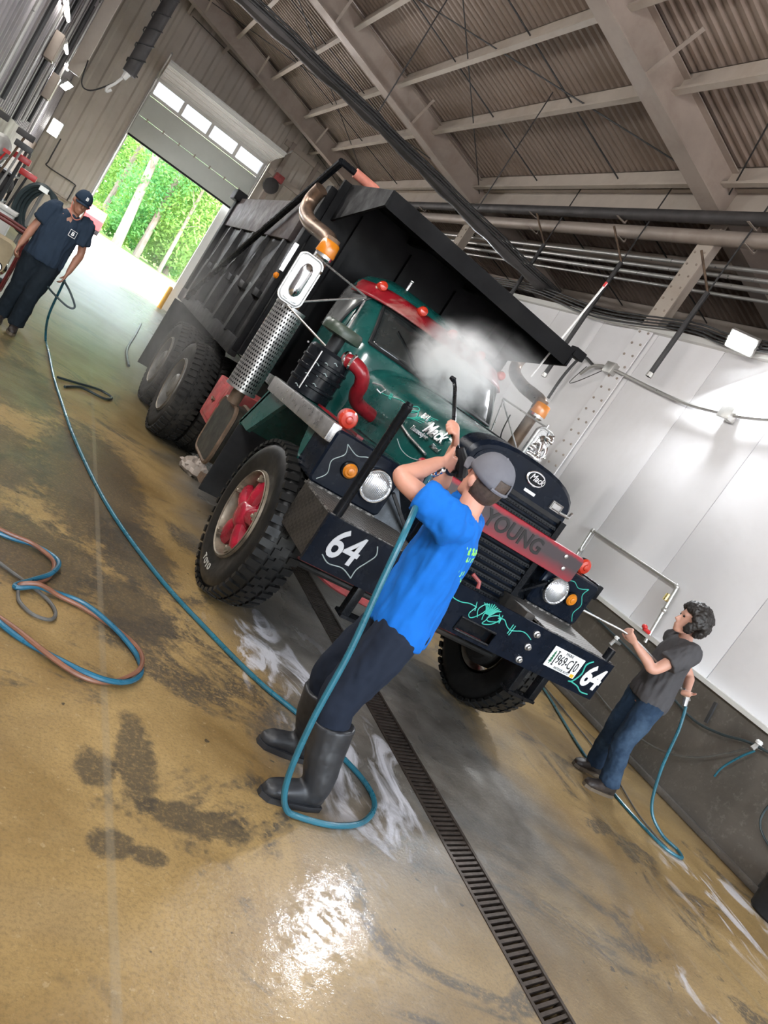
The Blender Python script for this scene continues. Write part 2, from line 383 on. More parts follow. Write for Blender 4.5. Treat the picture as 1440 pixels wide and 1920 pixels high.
# transverse dark duct with cables
dt = thing('cable_duct', 'dark wrapped duct crossing the bay under the roof', 'duct', (3., 11.25, 4.6))
d_ = MB(); rr_ = []
for i in range(33):
    t = i/32; x = -1.6+t*8.4; z = 4.98-.3*t-.03*math.sin(t*9); w = .115+.02*math.sin(i*2.1)
    rr_.append([Vector((x, 11.25+math.cos(a)*w*1.2, z+math.sin(a)*w*.75)) for a in [2*PI*j/10 for j in range(10)]])
d_.loft(rr_); d_.build('duct_body', 'darksteel', dt)
for k in range(3):
    MB().tube([(-1.6+8.4*i/24, 11.25-.15-.03*k, 4.99-.3*i/24+.03*k-.02*abs(math.sin(i*.8))) for i in range(25)], .016, 6).build('cable', 'blackpipe', dt)
for x in (0.6, 2.7, 4.8):
    MB().tube([(x, 11.25, 4.9), (x, 11.25, zr(x, 6.6))], .01, 6).build('hanger_rod', 'blackpipe', dt)
# ================================================================== right wall: concrete upstand and white panels
w = MB(); w.box(6.66, 6.9, YF, YB, 0, 1.12); wall_right = struct(w.build('wall_right', 'conc'))
cap = MB(); cap.box(6.60, 6.74, YF, YB, 1.10, 1.145); struct(cap.build('trim_1', 'trim'))
y = YF; i = 0; pan0 = None
while y < YB-.1:
    y1 = min(y+1.205, YB)
    MB().box(6.70, 6.76, y+.004, y1-.004, 1.14, 4.40).build('wall_panel', 'panel', wall_right, bevel=.004); y = y1
tp = MB(); tp.box(6.62, 6.80, YF, YB, 4.39, 4.47); struct(tp.build('trim_2', 'trim'))
y = YF+1.0
while y < YB:                                       # joints of the concrete upstand
    MB().box(6.652, 6.662, y, y+.02, 0, 1.1).build('joint_strip', 'blackpipe', wall_right); y += 1.9
bs = MB(); bs.box(6.60, 6.67, YF, YB, 0, .06); struct(bs.build('baseboard_right', 'conc', bevel=.02))
ow = MB(); ow.box(XO, XO+.15, YF, YB, 0, 6.2); struct(ow.build('wall_outer', 'leftwall'))
# steel columns with bolt rows
for i, y in enumerate((1.2, 8.4, 15.6, 22.8)):
    t = thing('steel_column', ['bolted steel column on the white wall close to the camera end', 'bolted cream steel column rising from the white wall behind the bulldog ornament', 'bolted cream steel column halfway down the white wall', 'farthest bolted cream steel column by the door end'][i], 'column', (6.68, y, 1.15), 'columns along the white wall')
    q = MB(); q.box(6.655, 6.675, y-.15, y+.15, 4.42, 6.1); q.box(6.675, 6.9, y-.008, y+.008, 4.4, 6.1); q.build('flange', 'cream', t); MB().box(6.658, 6.675, y-.15, y+.15, 1.15, 4.42).build('lower_flange', 'panel', t)
    bl = MB()
    for k in range(27):
        for s in (-.09, .09): bl.lathe([(.017, 0), (.017, .012), (.012, .018)], (6.655, y+s, 1.3+k*.18), (-1, 0, 0), 6)
    bl.build('bolt_row', 'steel', t)
# ================================================================== left wall
def corr_wall(x, y0, y1, z0, z1, pit, dep, axis='x'):
    pts = []; y = y0
    while y < y1:
        pts += [(y, 0), (min(y+pit*.5, y1), 0), (min(y+pit*.62, y1), dep), (min(y+pit*.88, y1), dep)]; y += pit
    pts.append((y1, 0))
    P = (lambda u, h, z: Vector((x+h, u, z))) if axis == 'x' else (lambda u, h, z: Vector((u, x-h, z)))
    return [[P(u, h, z) for u, h in pts] for z in (z0, z1)]
lw = MB(); lw.loft(corr_wall(XL, YF, YB, 0, 8.15, .3, .05), closed=False); lw.box(XL-.15, XL-.02, YF, YB, 0, 8.15); wall_left = struct(lw.build('wall_left', 'leftwall', sharp=.3))
# pale lower lining on the left wall
ll = MB(); ll.box(XL-.01, XL+.06, 12.0, YB, 0, 2.1); ll.build('wall_lining', 'lining', wall_left)
# ================================================================== back wall with sectional door
DX0, DX1, DZ = .2, 3.95, 5.66
bw = MB()
for (a, b2, z0, z1) in ((XL, DX0-.06, 0, 8.2), (DX1+.1, XO, 0, 7.2), (DX0-.06, DX1+.1, DZ+.05, 7.8)):
    bw.loft(corr_wall(YB, a, b2, z0, z1, .42, .035, 'y'), closed=False); bw.box(a, b2, YB+.01, YB+.2, z0, z1)
wall_back = struct(bw.build('wall_back', 'creamwall', sharp=.3))
for z in (1.25,):
    MB().box(XL, DX0-.1, YB-.09, YB-.03, z, z+.05).build('girt', 'cream', wall_back)
    MB().box(DX1+.2, 6.7, YB-.09, YB-.03, z, z+.05).build('girt', 'cream', wall_back)
for z in (4.3, 5.4, 6.4):
    MB().box(DX1+.15, XO, YB-.14, YB-.04, z, z+.16).build('girt', 'cream', wall_back)
for x in (4.35, 5.3, 6.2):
    MB().box(x-.06, x+.06, YB-.2, YB-.05, 0, 6.6).build('wall_post', 'steel', wall_back)
jm = MB()
for x in (DX0, DX1): jm.box(x-.06, x+.06, YB-.08, YB+.22, 0, DZ+.1)
jm.box(3.5, 3.9, YB+.16, YB+.22, 0, 3.84)
jm.box(DX0, DX1, YB-.02, YB+.2, DZ, DZ+.12); struct(jm.build('trim_3', 'trim'))
door = struct(bpy.data.objects.new('door_1', None)); COL.objects.link(door); place(door, (2.1, YB-.1, 3.8))
yd = YB-.06
for k, (z0, z1) in enumerate(((3.86, 4.44), (4.45, 5.06))):
    MB().box(DX0+.03, DX1-.03, yd-.03, yd+.03, z0, z1).build('door_section', 'doorpan', door, bevel=.012)
MB().box(DX0+.03, DX1-.03, yd-.025, yd+.025, 3.80, 3.86).build('bottom_seal', 'rubber', door)
fr = MB()
for z0, z1 in ((5.07, 5.16), (5.54, 5.64)): fr.box(DX0+.03, DX1-.03, yd-.025, yd+.025, z0, z1)
xs = [DX0+.03+i*(DX1-DX0-.06)/4 for i in range(5)]
for x in xs: fr.box(max(x-.05, DX0+.03), min(x+.05, DX1-.03), yd-.025, yd+.025, 5.16, 5.54)
fr.build('window_section', 'trim', door)
mg, nt_, b_ = newmat('door_glass'); b_.inputs['Base Color'].default_value = (.28, .26, .27, 1); b_.inputs['Roughness'].default_value = .5; b_.inputs['Transmission Weight'].default_value = .9; M['dglass'] = mg
for i in range(4): MB().box(xs[i]+.05, xs[i+1]-.05, yd-.006, yd+.006, 5.16, 5.54).build('window_pane', 'dglass', door)
for k in range(4):                                  # overhead sections along the tracks, ribbed underside
    y1 = yd-.12-k*.58; z = 5.70+k*.02
    h = MB(); h.box(DX0+.05, DX1-.05, y1-.56, y1, z, z+.04)
    for j in range(3): h.box(DX0+.05, DX1-.05, y1-.5+j*.18, y1-.42+j*.18, z-.09, z)
    h.build('overhead_section', 'trim', door)
for x in (DX0-.01, DX1+.01):
    MB().tube(spline([(x, yd-.06, .1), (x, yd-.06, 3.0), (x, yd-.06, 5.3), (x, yd-.18, 5.62), (x, yd-.6, 5.72), (x, yd-2.6, 5.9)], 5), .03, 6).build('track', 'pipe', door)
for i in range(7):
    x = DX0+.3+i*.52
    MB().box(x-.02, x+.02, yd-.055, yd-.03, 4.40, 4.50).build('hinge', 'steel', door)
# ================================================================== front wall behind the camera with an open drive-through doorway
fw = MB()
for (a, b2, z0, z1) in ((XL, -1.6, 0, 8.2), (6.6, XO, 0, 7.2), (-1.6, 6.6, 5.6, 8.0)): fw.box(a, b2, YF-.2, YF, z0, z1)
struct(fw.build('wall_front', 'creamwall'))
# ================================================================== outside
gd = MB(); gd.box(-60, 70, YB+.35, 120, -.3, -.04); struct(gd.build('ground_outside', 'grass'))
rd_ = MB(); rd_.add([(-30, YB+.2, -.02), (45, YB+.2, -.02), (45, 40, -.02), (10, 52, -.02), (-2, 58, -.02), (-30, 62, -.02)], [(0, 1, 2, 3, 4, 5)]); struct(rd_.build('driveway', 'asphalt'))
gd = MB(); gd.box(-60, 60, -60, YF-.2, -.3, -.03); struct(gd.build('yard_front', 'asphalt'))
# ================================================================== the truck
M['green'] = paint('truck_green', (.006, .075, .066), .25, 0, .25, 3, (.02, .03, .03), .5, 0, .5)
M['tblack'] = paint('truck_black', (.006, .007, .009), .26, 0, .3, 5, (.02, .02, .02), .25, 0, 0, .22)
M['navy'] = paint('navy_black_panel', (.004, .007, .014), .24, 0, .3, 5, (.012, .014, .018), .25, 0, 0, .2)
M['visor'] = paint('chipped_red_visor', (.24, .009, .016), .35, 0, .3, 6, (.5, .40, .33), .55)
M['tred'] = paint('truck_red', (.24, .009, .016), .32, 0, .3, 6, (.03, .008, .008), .5, 0, .2)
M['hubred'] = paint('hub_red', (.36, .01, .03), .28, 0, .3, 8, (.03, .005, .008), .6, 0, .4)
M['oldred'] = paint('worn_red', (.38, .07, .07), .55, 0, .35, 9, (.2, .15, .12), .6)
M['boxsteel'] = paint('dump_box_steel', (.009, .009, .010), .52, 0, .35, 4, (.03, .028, .026), .3, .1, spec=.1)
M['board'] = paint('side_board', (.035, .024, .024), .55, 0, .3, 5, (.16, .13, .11), .4, .15)
M['frame'] = paint('chassis_dark', (.016, .015, .014), .6, .1, .4, 6, (.11, .08, .06), .5, .15)
M['rust'] = paint('rusty_brown', (.13, .085, .055), .6, .2, .35, 9, (.3, .2, .14), .5, .2)
M['tyre'] = paint('tyre_rubber', (.010, .010, .010), .38, 0, .35, 7, (.04, .037, .032), .35, .12, 0, .28)
M['tyremud'] = paint('dusty_tyre', (.025, .024, .023), .7, 0, .35, 6, (.10, .09, .075), .5, .15, 0, .2)
M['rimw'] = paint('dirty_rim', (.20, .165, .12), .4, .3, .4, 9, (.05, .04, .03), .8)
M['worn_letter'] = paint('worn_white', (.45, .43, .38), .6, 0, .3, 20)
M['rimgrey'] = paint('grey_rim', (.13, .125, .115), .5, .3, .3, 8, (.3, .27, .22), .5)
M['amber'] = lensmat('amber_lens', (.95, .30, .01)); M['redlens'] = lensmat('red_lens', (.75, .05, .02))
M['slat'] = paint('grille_black', (.006, .007, .009), .5, 0, .3, 8, spec=.25)
M['exhaust'] = paint('heat_stained_pipe', (.24, .165, .12), .34, .8, .3, 7, (.08, .05, .035), .6)
M['boxside'] = paint('dusty_box_side', (.016, .016, .017), .55, 0, .35, 4, (.10, .094, .086), .5, .1, spec=.15)
M['satin'] = paint('satin_mirror_back', (.70, .70, .70), .3, .6, .05, 8)
M['alum'] = paint('brushed_aluminium', (.5, .49, .48), .32, .85, .12, 10, (.2, .18, .16), .4)
M['teal'] = paint('teal_pinstripe', (.05, .45, .36), .4, 0, .1, 9)
M['stripe'] = paint('grey_pinstripe', (.35, .42, .42), .4, 0, .2, 12)
M['silver'] = paint('silver_letters', (.62, .64, .67), .4, 0, .06, 14)
M['letter'] = paint('white_letters', (.85, .86, .86), .4, 0, .04, 9)
M['darkletter'] = paint('dark_letters', (.012, .01, .01), .5, 0, .2, 9)
def m_diamond(lo=(.05, .048, .045), hi=(.30, .285, .27), nm='diamond_plate'):
    m, nt, b = newmat(nm); p = geopos(nt)
    mp = N(nt, 'ShaderNodeMapping'); mp.inputs['Rotation'].default_value = (.785, .785, .785); mp.inputs['Scale'].default_value = (38, 38, 38); nt.links.new(p, mp.inputs[0])
    ch = N(nt, 'ShaderNodeTexChecker', Scale=1.); nt.links.new(mp.outputs[0], ch.inputs['Vector'])
    c = mixc(nt, ch.outputs['Fac'], lo, hi); c = mixc(nt, ramp(nt, noisetex(nt, 5, 4, .7, p), [(.35, 0), (.75, .8)]), c, (.06, .052, .045))
    nt.links.new(c, b.inputs['Base Color']); b.inputs['Metallic'].default_value = .5; b.inputs['Roughness'].default_value = .45
    bump(nt, b, ch.outputs['Fac'], .7, .004); return m
M['diamond'] = m_diamond(); M['diamond_shaded'] = m_diamond((.022, .02, .018), (.06, .054, .048), 'shaded_diamond_plate')  # same plate twice: darker copy paints shade onto the bumper side plates
def m_plate():                                      # dark overpaint flaking to red along the edges
    m, nt, b = newmat('worn_sign_paint'); p = geopos(nt); s = nt.nodes.new('ShaderNodeSeparateXYZ'); nt.links.new(p, s.inputs[0])
    e = math_(nt, 'ADD', s.outputs[2], math_(nt, 'MULTIPLY', math_(nt, 'SUBTRACT', noisetex(nt, 9, 5, .7, p), .5), .055))
    top = ramp(nt, math_(nt, 'SUBTRACT', e, .93), [(.565, 0), (.585, 1)]); low = ramp(nt, math_(nt, 'SUBTRACT', e, .93), [(.40, .85), (.50, 0)])
    c = mixc(nt, math_(nt, 'MAXIMUM', top, low), (.055, .042, .046), (.30, .018, .03)); nt.links.new(c, b.inputs['Base Color']); b.inputs['Roughness'].default_value = .38; return m
M['sign'] = m_plate()
XC = 2.95
truck = thing('dump_truck', 'vintage green and black dump truck with red visor being washed', 'truck', (XC, 6.6, 0))
truck_part = lambda mb, n, mat, **k: mb.build(n, mat, truck, **k)
def mir(x): return 2*XC-x
# ---------------------------------------------------------------- bumper
bp = MB(); y0, y1 = 3.45, 3.475; X0, X1, Z0, Z1 = XC-1.24, XC+1.24, .74, 1.035; h = (2.83, 3.13, .77, .86)
for a, b2, c, d in ((X0, h[0], Z0, Z1), (h[1], X1, Z0, Z1), (h[0], h[1], Z0, h[2]), (h[0], h[1], h[3], Z1)): bp.box(a, b2, y0, y1, c, d)
bumper = truck_part(bp, 'bumper', 'navy')
hb = MB(); hb.box(h[0], h[1], 3.49, 3.62, h[2], h[3]); hb.build('tow_pocket', 'tblack', bumper)
rim_ = MB(); rim_.tube([(h[0], 3.447, h[2]), (h[1], 3.447, h[2]), (h[1], 3.447, h[3]), (h[0], 3.447, h[3]), (h[0], 3.447, h[2])], .009, 6); rim_.build('pocket_rim', 'tblack', bumper)
for s in (-1, 1):
    x = XC+s*1.235
    a = MB(); a.box(x-.006, x+.006, 3.476, 3.95, .76, 1.03); a.build('bumper_side_plate', 'diamond_shaded', bumper)
    a = MB(); a.box(min(XC+s*.52, x), max(XC+s*.52, x), 3.476, 3.99, 1.025, 1.04); a.build('bumper_step_plate', 'diamond', bumper)
    for bz in (.98, .88, .78):
        q = MB(); q.lathe([(.024, 0), (.024, .012), (.016, .016), (.016, .03), (.01, .034)], (XC+s*.46, 3.45, bz), (0, -1, 0), 12); q.build('bolt', 'alum', bumper)
    st = MB(); xa, xb = XC+s*.60, XC+s*.80
    for q in (xa, xb): MB().box(q-.028, q+.028, 3.47, 3.53, .55, .76).build('step_bracket', 'tblack', bumper, bevel=.006)
    MB().box(min(xa, xb)-.03, max(xa, xb)+.03, 3.46, 3.56, .535, .555).build('step_tread', 'tblack', bumper)
    sk = MB(); sk.lathe([(.03, 0), (.03, .09)], (XC+s*1.18, 3.5, 1.035), (0, 0, 1), 14); sk.build('post_socket', 'tblack', bumper)
gp = MB(); gp.lathe([(.026, 0), (.026, .66), (.029, .665), (.029, .69), (.022, .695), (.022, .71)], (1.77, 3.5, 1.04), (0, 0, 1), 16); gp.build('guide_post', 'tblack', bumper)
text('number_64', '64', 'silver', .25, (1.89, 3.444, .905), (1, 0, 0), (0, 0, 1), bumper, .002, .004, .82, shear=.1, label='silver number 64 on the bumper beside the front wheel')
text('number_64', '64', 'letter', .225, (4.07, 3.444, .885), (1, 0, 0), (0, 0, 1), bumper, .002, .007, .8, shear=.1, label='white number 64 on the bumper end beside the licence plate')
def stroke(pts, name, mat, parent, y, r=.005, n=8):
    return MB().tube([(p.x, y, p.y) for p in [Vector((q.x, q.y)) for q in spline([Vector((a, b2, 0)) for a, b2 in pts], n)]], r, 5, True, 1).build(name, mat, parent)
yy = 3.446
for pts in ([(2.50, .955), (2.57, .955), (2.63, .965), (2.67, .955), (2.70, .94), (2.76, .94), (2.82, .955), (2.88, .955)],
            [(3.07, .955), (3.12, .965), (3.17, .935), (3.22, .925), (3.29, .95), (3.34, .95), (3.40, .93)],
            [(2.88, .955), (2.86, .90), (2.89, .88), (2.94, .93), (2.96, .99), (2.93, 1.0), (2.90, .95), (2.93, .90)],
            [(2.97, .90), (2.96, .94), (2.99, .99), (3.0, .92), (2.99, .88), (3.05, .90), (3.09, .95), (3.06, .97), (3.0, .93), (3.02, .91), (3.09, .935)],
            [(2.64, .99), (2.67, .95), (2.68, .925)], [(2.66, .985), (2.675, .95)], [(3.205, .965), (3.205, .895)], [(3.225, .965), (3.222, .89)], [(3.06, .985), (3.10, .93)], [(3.09, .985), (3.10, .93)], [(2.86, .985), (2.885, .93)]):
    stroke(pts, 'scroll_stroke', 'teal', bumper, yy, .0035)
for k in range(9):
    t = (k-4)/4; stroke([(2.985+t*.02, .945), (2.985+t*.045, .985), (2.985+t*.075, 1.022-.02*abs(t))], 'scroll_feather', 'teal', bumper, yy, .004, 4)
for pts in ([(3.99, .995), (3.95, .95), (3.965, .88), (3.935, .81), (3.90, .795)], [(3.93, .80), (4.0, .79), (4.06, .765), (4.13, .77)]): stroke(pts, 'scroll_stroke', 'teal', bumper, yy, .005)
for pts in ([(2.06, 1.0), (2.085, .95), (2.06, .89), (2.03, .83), (2.03, .77)], [(1.80, .82), (1.86, .79), (1.95, .80), (2.03, .77)]): stroke(pts, 'outline_stroke', 'stripe', bumper, yy, .0035)
# licence plate
pl = MB(); pl.box(3.61, 3.915, 3.437, 3.444, .822, .975); plate = pl.build('licence_plate', 'letter', bumper, bevel=.003)
M['ink'] = paint('black_ink', (.012, .012, .014), .5, 0, .1, 9); M['pine'] = paint('pine_green_ink', (.02, .13, .06), .5, 0, .2, 9)
P = lambda n, b_, s, x, z, sx=.75, mt='ink', bold=.0: text(n, b_, mt, s, (x, 3.4355, z), (1, 0, 0), (0, 0, 1), plate, .0006, bold, sx)
P('plate_number', '969-C', .098, 3.755, .898, .62, bold=.001); P('plate_number', '0', .098, 3.875, .898, .62, bold=.001)
P('plate_state', 'MAINE', .034, 3.765, .957); P('plate_caption', 'ANTIQUE AUTO', .026, 3.775, .838, .8)
tw = MB(); tw.prism([(3.838, .852), (3.852, .852), (3.848, .94), (3.842, .94)], 'y', 3.4345, 3.437); tw.box(3.834, 3.856, 3.4345, 3.437, .848, .856); tw.box(3.837, 3.853, 3.4345, 3.437, .935, .945); tw.build('plate_tower_mark', 'ink', plate)
tw = MB(); tw.box(3.662, 3.670, 3.4345, 3.437, .845, .955); tw.box(3.656, 3.676, 3.4345, 3.437, .845, .851); tw.box(3.656, 3.676, 3.4345, 3.437, .949, .955); tw.build('plate_bar_mark', 'ink', plate)
tw = MB()
for k in range(4): tw.prism([(3.622+k*.002, .862+k*.02), (3.654-k*.002, .862+k*.02), (3.638, .89+k*.02)], 'y', 3.4345, 3.437)
tw.box(3.635, 3.641, 3.4345, 3.437, .848, .864); tw.build('plate_pine_tree', 'pine', plate)
MB().box(3.87, 3.902, 3.4345, 3.437, .826, .85).build('plate_sticker', 'yellow', plate)
# ---------------------------------------------------------------- headlight boxes and fenders
def rrect(x0, x1, z0, z1, r, n=4):
    out = []
    for cx, cz, a in ((x1-r, z1-r, 0), (x0+r, z1-r, PI/2), (x0+r, z0+r, PI), (x1-r, z0+r, 1.5*PI)):
        out += [(cx+r*math.cos(a+PI/2*i/n), cz+r*math.sin(a+PI/2*i/n)) for i in range(n+1)]
    return out
M['hlens'] = None
def m_head():
    m, nt, b = newmat('headlamp_lens'); p = geopos(nt)
    w = N(nt, 'ShaderNodeTexWave', Scale=28., Distortion=2.); w.bands_direction = 'X'; nt.links.new(p, w.inputs['Vector'])
    nt.links.new(mixc(nt, noisetex(nt, 16, 3, .6, p), (.42, .44, .45), (.9, .92, .94)), b.inputs['Base Color']); b.inputs['Metallic'].default_value = .75; b.inputs['Roughness'].default_value = .2
    b.inputs['Coat Weight'].default_value = 1; b.inputs['Coat Roughness'].default_value = .02; bump(nt, b, w.outputs['Fac'], .4, .006); return m
M['hlens'] = m_head()
for s in (-1, 1):
    xi, xo = XC+s*.70, XC+s*1.235; x0, x1 = min(xi, xo), max(xi, xo)
    b_ = MB(); yA = 3.965
    b_.loft([[(u, yA, v) for u, v in rrect(x0+.012, x1-.012, 1.062, 1.392, .03)], [(u, yA+.014, v) for u, v in rrect(x0, x1, 1.05, 1.404, .035)], [(u, yA+.30, v) for u, v in rrect(x0, x1, 1.05, 1.404, .035)]])
    hbx = truck_part(b_, 'headlight_housing', 'navy')
    hx = XC+s*.85; q = MB(); q.lathe([(.112, 0), (.112, .03), (.104, .045), (.098, .045), (.094, .03)], (hx, yA, 1.222), (0, -1, 0), 32); hl = q.build('headlight_ring', 'chrome', hbx)
    q = MB(); q.lathe([(.097, .0), (.097, .032), (.085, .046), (.055, .056), (.02, .061)], (hx, yA, 1.222), (0, -1, 0), 32); q.build('headlight_lens', 'hlens', hbx)
    ax = XC+s*1.04; q = MB(); q.lathe([(.056, 0), (.056, .012), (.05, .02)], (ax, yA, 1.222), (0, -1, 0), 24); q.build('signal_base', 'tblack', hbx)
    q = MB(); q.lathe([(.047, .0), (.047, .022), (.036, .034), (.024, .034), (.02, .040), (.008, .042)], (ax, yA, 1.222), (0, -1, 0), 24); q.build('signal_lens', 'amber', hbx)
    for pts in ([(1.19, 1.08), (1.15, 1.14), (1.17, 1.22), (1.12, 1.29), (1.14, 1.35)], [(1.14, 1.35), (1.05, 1.32), (.98, 1.345), (.92, 1.33)]):
        stroke([(XC+s*a, c) for a, c in pts], 'pinstripe', 'stripe' if s < 0 else 'teal', hbx, yA-.001, .003)
    MB().box(x0+.02, x1-.02, yA-.002, yA+.04, 1.036, 1.052).build('lower_lip', 'diamond', hbx)
    # fender: top slab, outer lip, inner wall, sloping rear skirt
    f_ = MB(); f_.prism([(3.99, 1.375), (5.40, 1.335), (5.40, 1.36), (3.99, 1.402)], 'x', min(XC+s*.56, xo), max(XC+s*.56, xo)); fen = truck_part(f_, 'fender', 'green', bevel=.008)
    f_ = MB(); f_.prism([(3.98, 1.30), (5.43, 1.255), (5.43, 1.375), (3.98, 1.42)], 'x', min(xo-s*.02, xo+s*.045), max(xo-s*.02, xo+s*.045)); f_.build('fender_lip', 'alum' if s < 0 else 'tblack', fen, bevel=.012)
    f_ = MB(); f_.prism([(5.36, 1.36), (5.45, 1.34), (5.74, .90), (5.70, .88), (5.40, 1.30)], 'x', min(xi, xo), max(xi, xo)); f_.build('rear_skirt', 'green', fen)
    f_ = MB(); f_.prism([(4.95, 1.33), (5.42, 1.33), (5.72, .90), (5.45, .90)], 'x', min(xo-s*.03, xo), max(xo-s*.03, xo)); f_.build('side_skirt', 'green', fen)
    MB().box(min(xi, xo), max(xi, xo), 5.70, 5.72, .26, .92).build('mud_flap', 'rubber', fen)
    MB().box(min(XC+s*.54, XC+s*.58), max(XC+s*.54, XC+s*.58), 4.25, 5.5, .95, 1.38).build('inner_wall', 'tblack', fen)
    f_ = MB(); f_.prism([(4.26, 1.05), (4.26, 1.38), (4.50, 1.38), (4.42, 1.30), (4.36, 1.16)], 'x', min(xo-s*.02, xo), max(xo-s*.02, xo)); f_.build('front_skirt', 'green', fen)
    # marker lamp on the fender
    lx = XC+s*1.145; q = MB(); q.tube([(lx, 4.2, 1.37), (lx, 4.2, 1.42)], .014, 8); q.build('lamp_stalk', 'tblack', fen)
    q = MB(); q.lathe([(.03, -.07), (.058, -.03), (.063, 0), (.063, .012)], (lx, 4.16, 1.465), (0, -1, 0), 22); q.build('marker_shell', 'tblack' if s > 0 else 'oldred', fen)
    q = MB(); q.lathe([(.0625, .01), (.0625, .02), (.05, .034), (.026, .038), (.02, .046), (.008, .048)], (lx, 4.16, 1.465), (0, -1, 0), 22); q.build('marker_lens', 'redlens', fen)
    # splash apron between radiator and lamp box, with its brace
    a = MB(); a.add([(XC+s*.46, 3.95, 1.02), (XC+s*.72, 4.02, 1.02), (XC+s*.72, 4.1, 1.38), (XC+s*.46, 4.1, 1.38)], [(0, 1, 2, 3)]); a.build('splash_apron', 'tblack', fen, solid=.012)
    a = MB(); a.beam((XC+s*.48, 3.90, 1.06), (XC+s*.72, 3.93, 1.24), .035, .02); a.build('apron_brace', 'tblack', fen)
MB().prism([(4.12, 1.402), (4.95, 1.385), (4.95, 1.40), (4.12, 1.417)], 'x', 1.90, 1.95).build('fender_stripe', 'tred', fen)
# ---------------------------------------------------------------- radiator
def arch(hw, zt, zb, sh, y, n=14, e=2.6):
    pts = [(XC-hw, y, zb)]
    for i in range(n+1):
        t = PI-PI*i/n; c, q = math.cos(t), math.sin(t)
        pts.append((XC+hw*math.copysign(abs(c)**(2/e), c), y, zt-sh+sh*abs(q)**(2/e)))
    pts.append((XC+hw, y, zb)); return pts
r_ = MB(); r_.loft([arch(.465, 1.872, .93, .2, 3.862), arch(.482, 1.895, .92, .2, 3.885), arch(.482, 1.90, .92, .2, 4.03)]); rad = truck_part(r_, 'radiator_shell', 'navy')
r_ = MB(); r_.loft([arch(.43, 1.845, 1.66, .16, 3.856), arch(.43, 1.845, 1.66, .16, 3.866)]); r_.build('top_tank', 'navy', rad)
MB().box(XC-.44, XC+.44, 3.850, 3.866, 1.635, 1.665).build('tank_seam', 'rubber', rad)
for s in (-1, 1): MB().box(XC+s*.455-.025, XC+s*.455+.025, 3.83, 3.87, .93, 1.66).build('grille_stile', 'tblack', rad)
sl0 = None; nsl = 13
for k in range(nsl):
    z = .965+k*.0515
    if sl0 is None:
        a = MB(); a.prism([(3.835, z), (3.842, z+.022), (3.862, z+.032), (3.862, z-.004)], 'x', XC-.43, XC+.43)
        for j in range(34): a.box(XC-.42+j*.0252, XC-.42+j*.0252+.010, 3.832, 3.842, z+.004, z+.012)
        sl0 = a.build('grille_slat', 'slat', rad)
    else: like(sl0, 'grille_slat', wl(sl0)+Vector((0, 0, k*.0515)), rad)
a = MB(); a.lathe([(.082, 0), (.082, .008), (.076, .012)], (0, 0, 0), (0, -1, 0), 28); a.v = [(XC+.06+x*1.02, 3.855+y, 1.797+z*.62) for x, y, z in a.v]; emb = a.build('emblem', 'chrome', rad)
a = MB(); a.lathe([(.07, 0), (.07, .002)], (0, 0, 0), (0, -1, 0), 28); a.v = [(XC+.06+x*1.02, 3.842+y, 1.797+z*.56) for x, y, z in a.v]; a.build('emblem_field', 'tblack', emb)
text('emblem_script', 'Mack', 'chrome', .062, (XC+.06, 3.838, 1.80), (1, 0, 0), (0, 0, 1), emb, .003, .001, .9, shear=.3)
MB().box(XC+.03, XC+.13, 3.850, 3.857, 1.695, 1.715).build('maker_tag', 'letter', rad, bevel=.002)
lt = MB(); lt.box(XC+.28, XC+.38, 3.840, 3.853, 1.69, 1.75); lt.tube([(XC+.29, 3.835, 1.745), (XC+.37, 3.835, 1.745), (XC+.37, 3.835, 1.70), (XC+.29, 3.835, 1.70), (XC+.29, 3.835, 1.745)], .006, 6); lt.tube([(XC+.37, 3.84, 1.70), (XC+.47, 3.85, 1.705), (XC+.50, 3.87, 1.74)], .012, 8); lt.build('hood_latch', 'alum', rad)
a = MB(); a.tube([(2.99, 3.80, 1.06), (3.05, 3.77, 1.04), (3.06, 3.76, 1.00)], .014, 8); a.build('crank_handle', 'oldred', rad)
# bulldog ornament: seated dog on a ribbed base
a = MB(); a.lathe([(.058, 0), (.06, .015), (.048, .025), (.05, .035)], (XC, 3.93, 1.90), (0, 0, 1), 16)
dog = [((XC, 3.965, 1.962), .036, (1, 1.1, 1.0)), ((XC, 3.925, 1.995), .034, (1, 1, 1.25)), ((XC, 3.895, 2.052), .030, (1, 1.1, 1)), ((XC, 3.868, 2.043), .019, (1.1, 1, .8))]
for c, r0, sc in dog: a.ball(c, r0, 12, 8, sc)
for s in (-1, 1):
    a.tube([(XC+s*.022, 3.90, 2.0), (XC+s*.026, 3.88, 1.97), (XC+s*.026, 3.875, 1.937)], [.015, .012, .012], 8); a.ball((XC+s*.026, 3.868, 1.938), .015, 8, 6, (1, 1.4, .6))
    a.ball((XC+s*.03, 3.965, 1.945), .022, 8, 6, (.8, 1.3, .8)); a.tube([(XC+s*.018, 3.905, 2.07), (XC+s*.03, 3.905, 2.092)], [.011, .004], 6)
a.build('bulldog_ornament', 'chrome', rad, sharp=1.2)
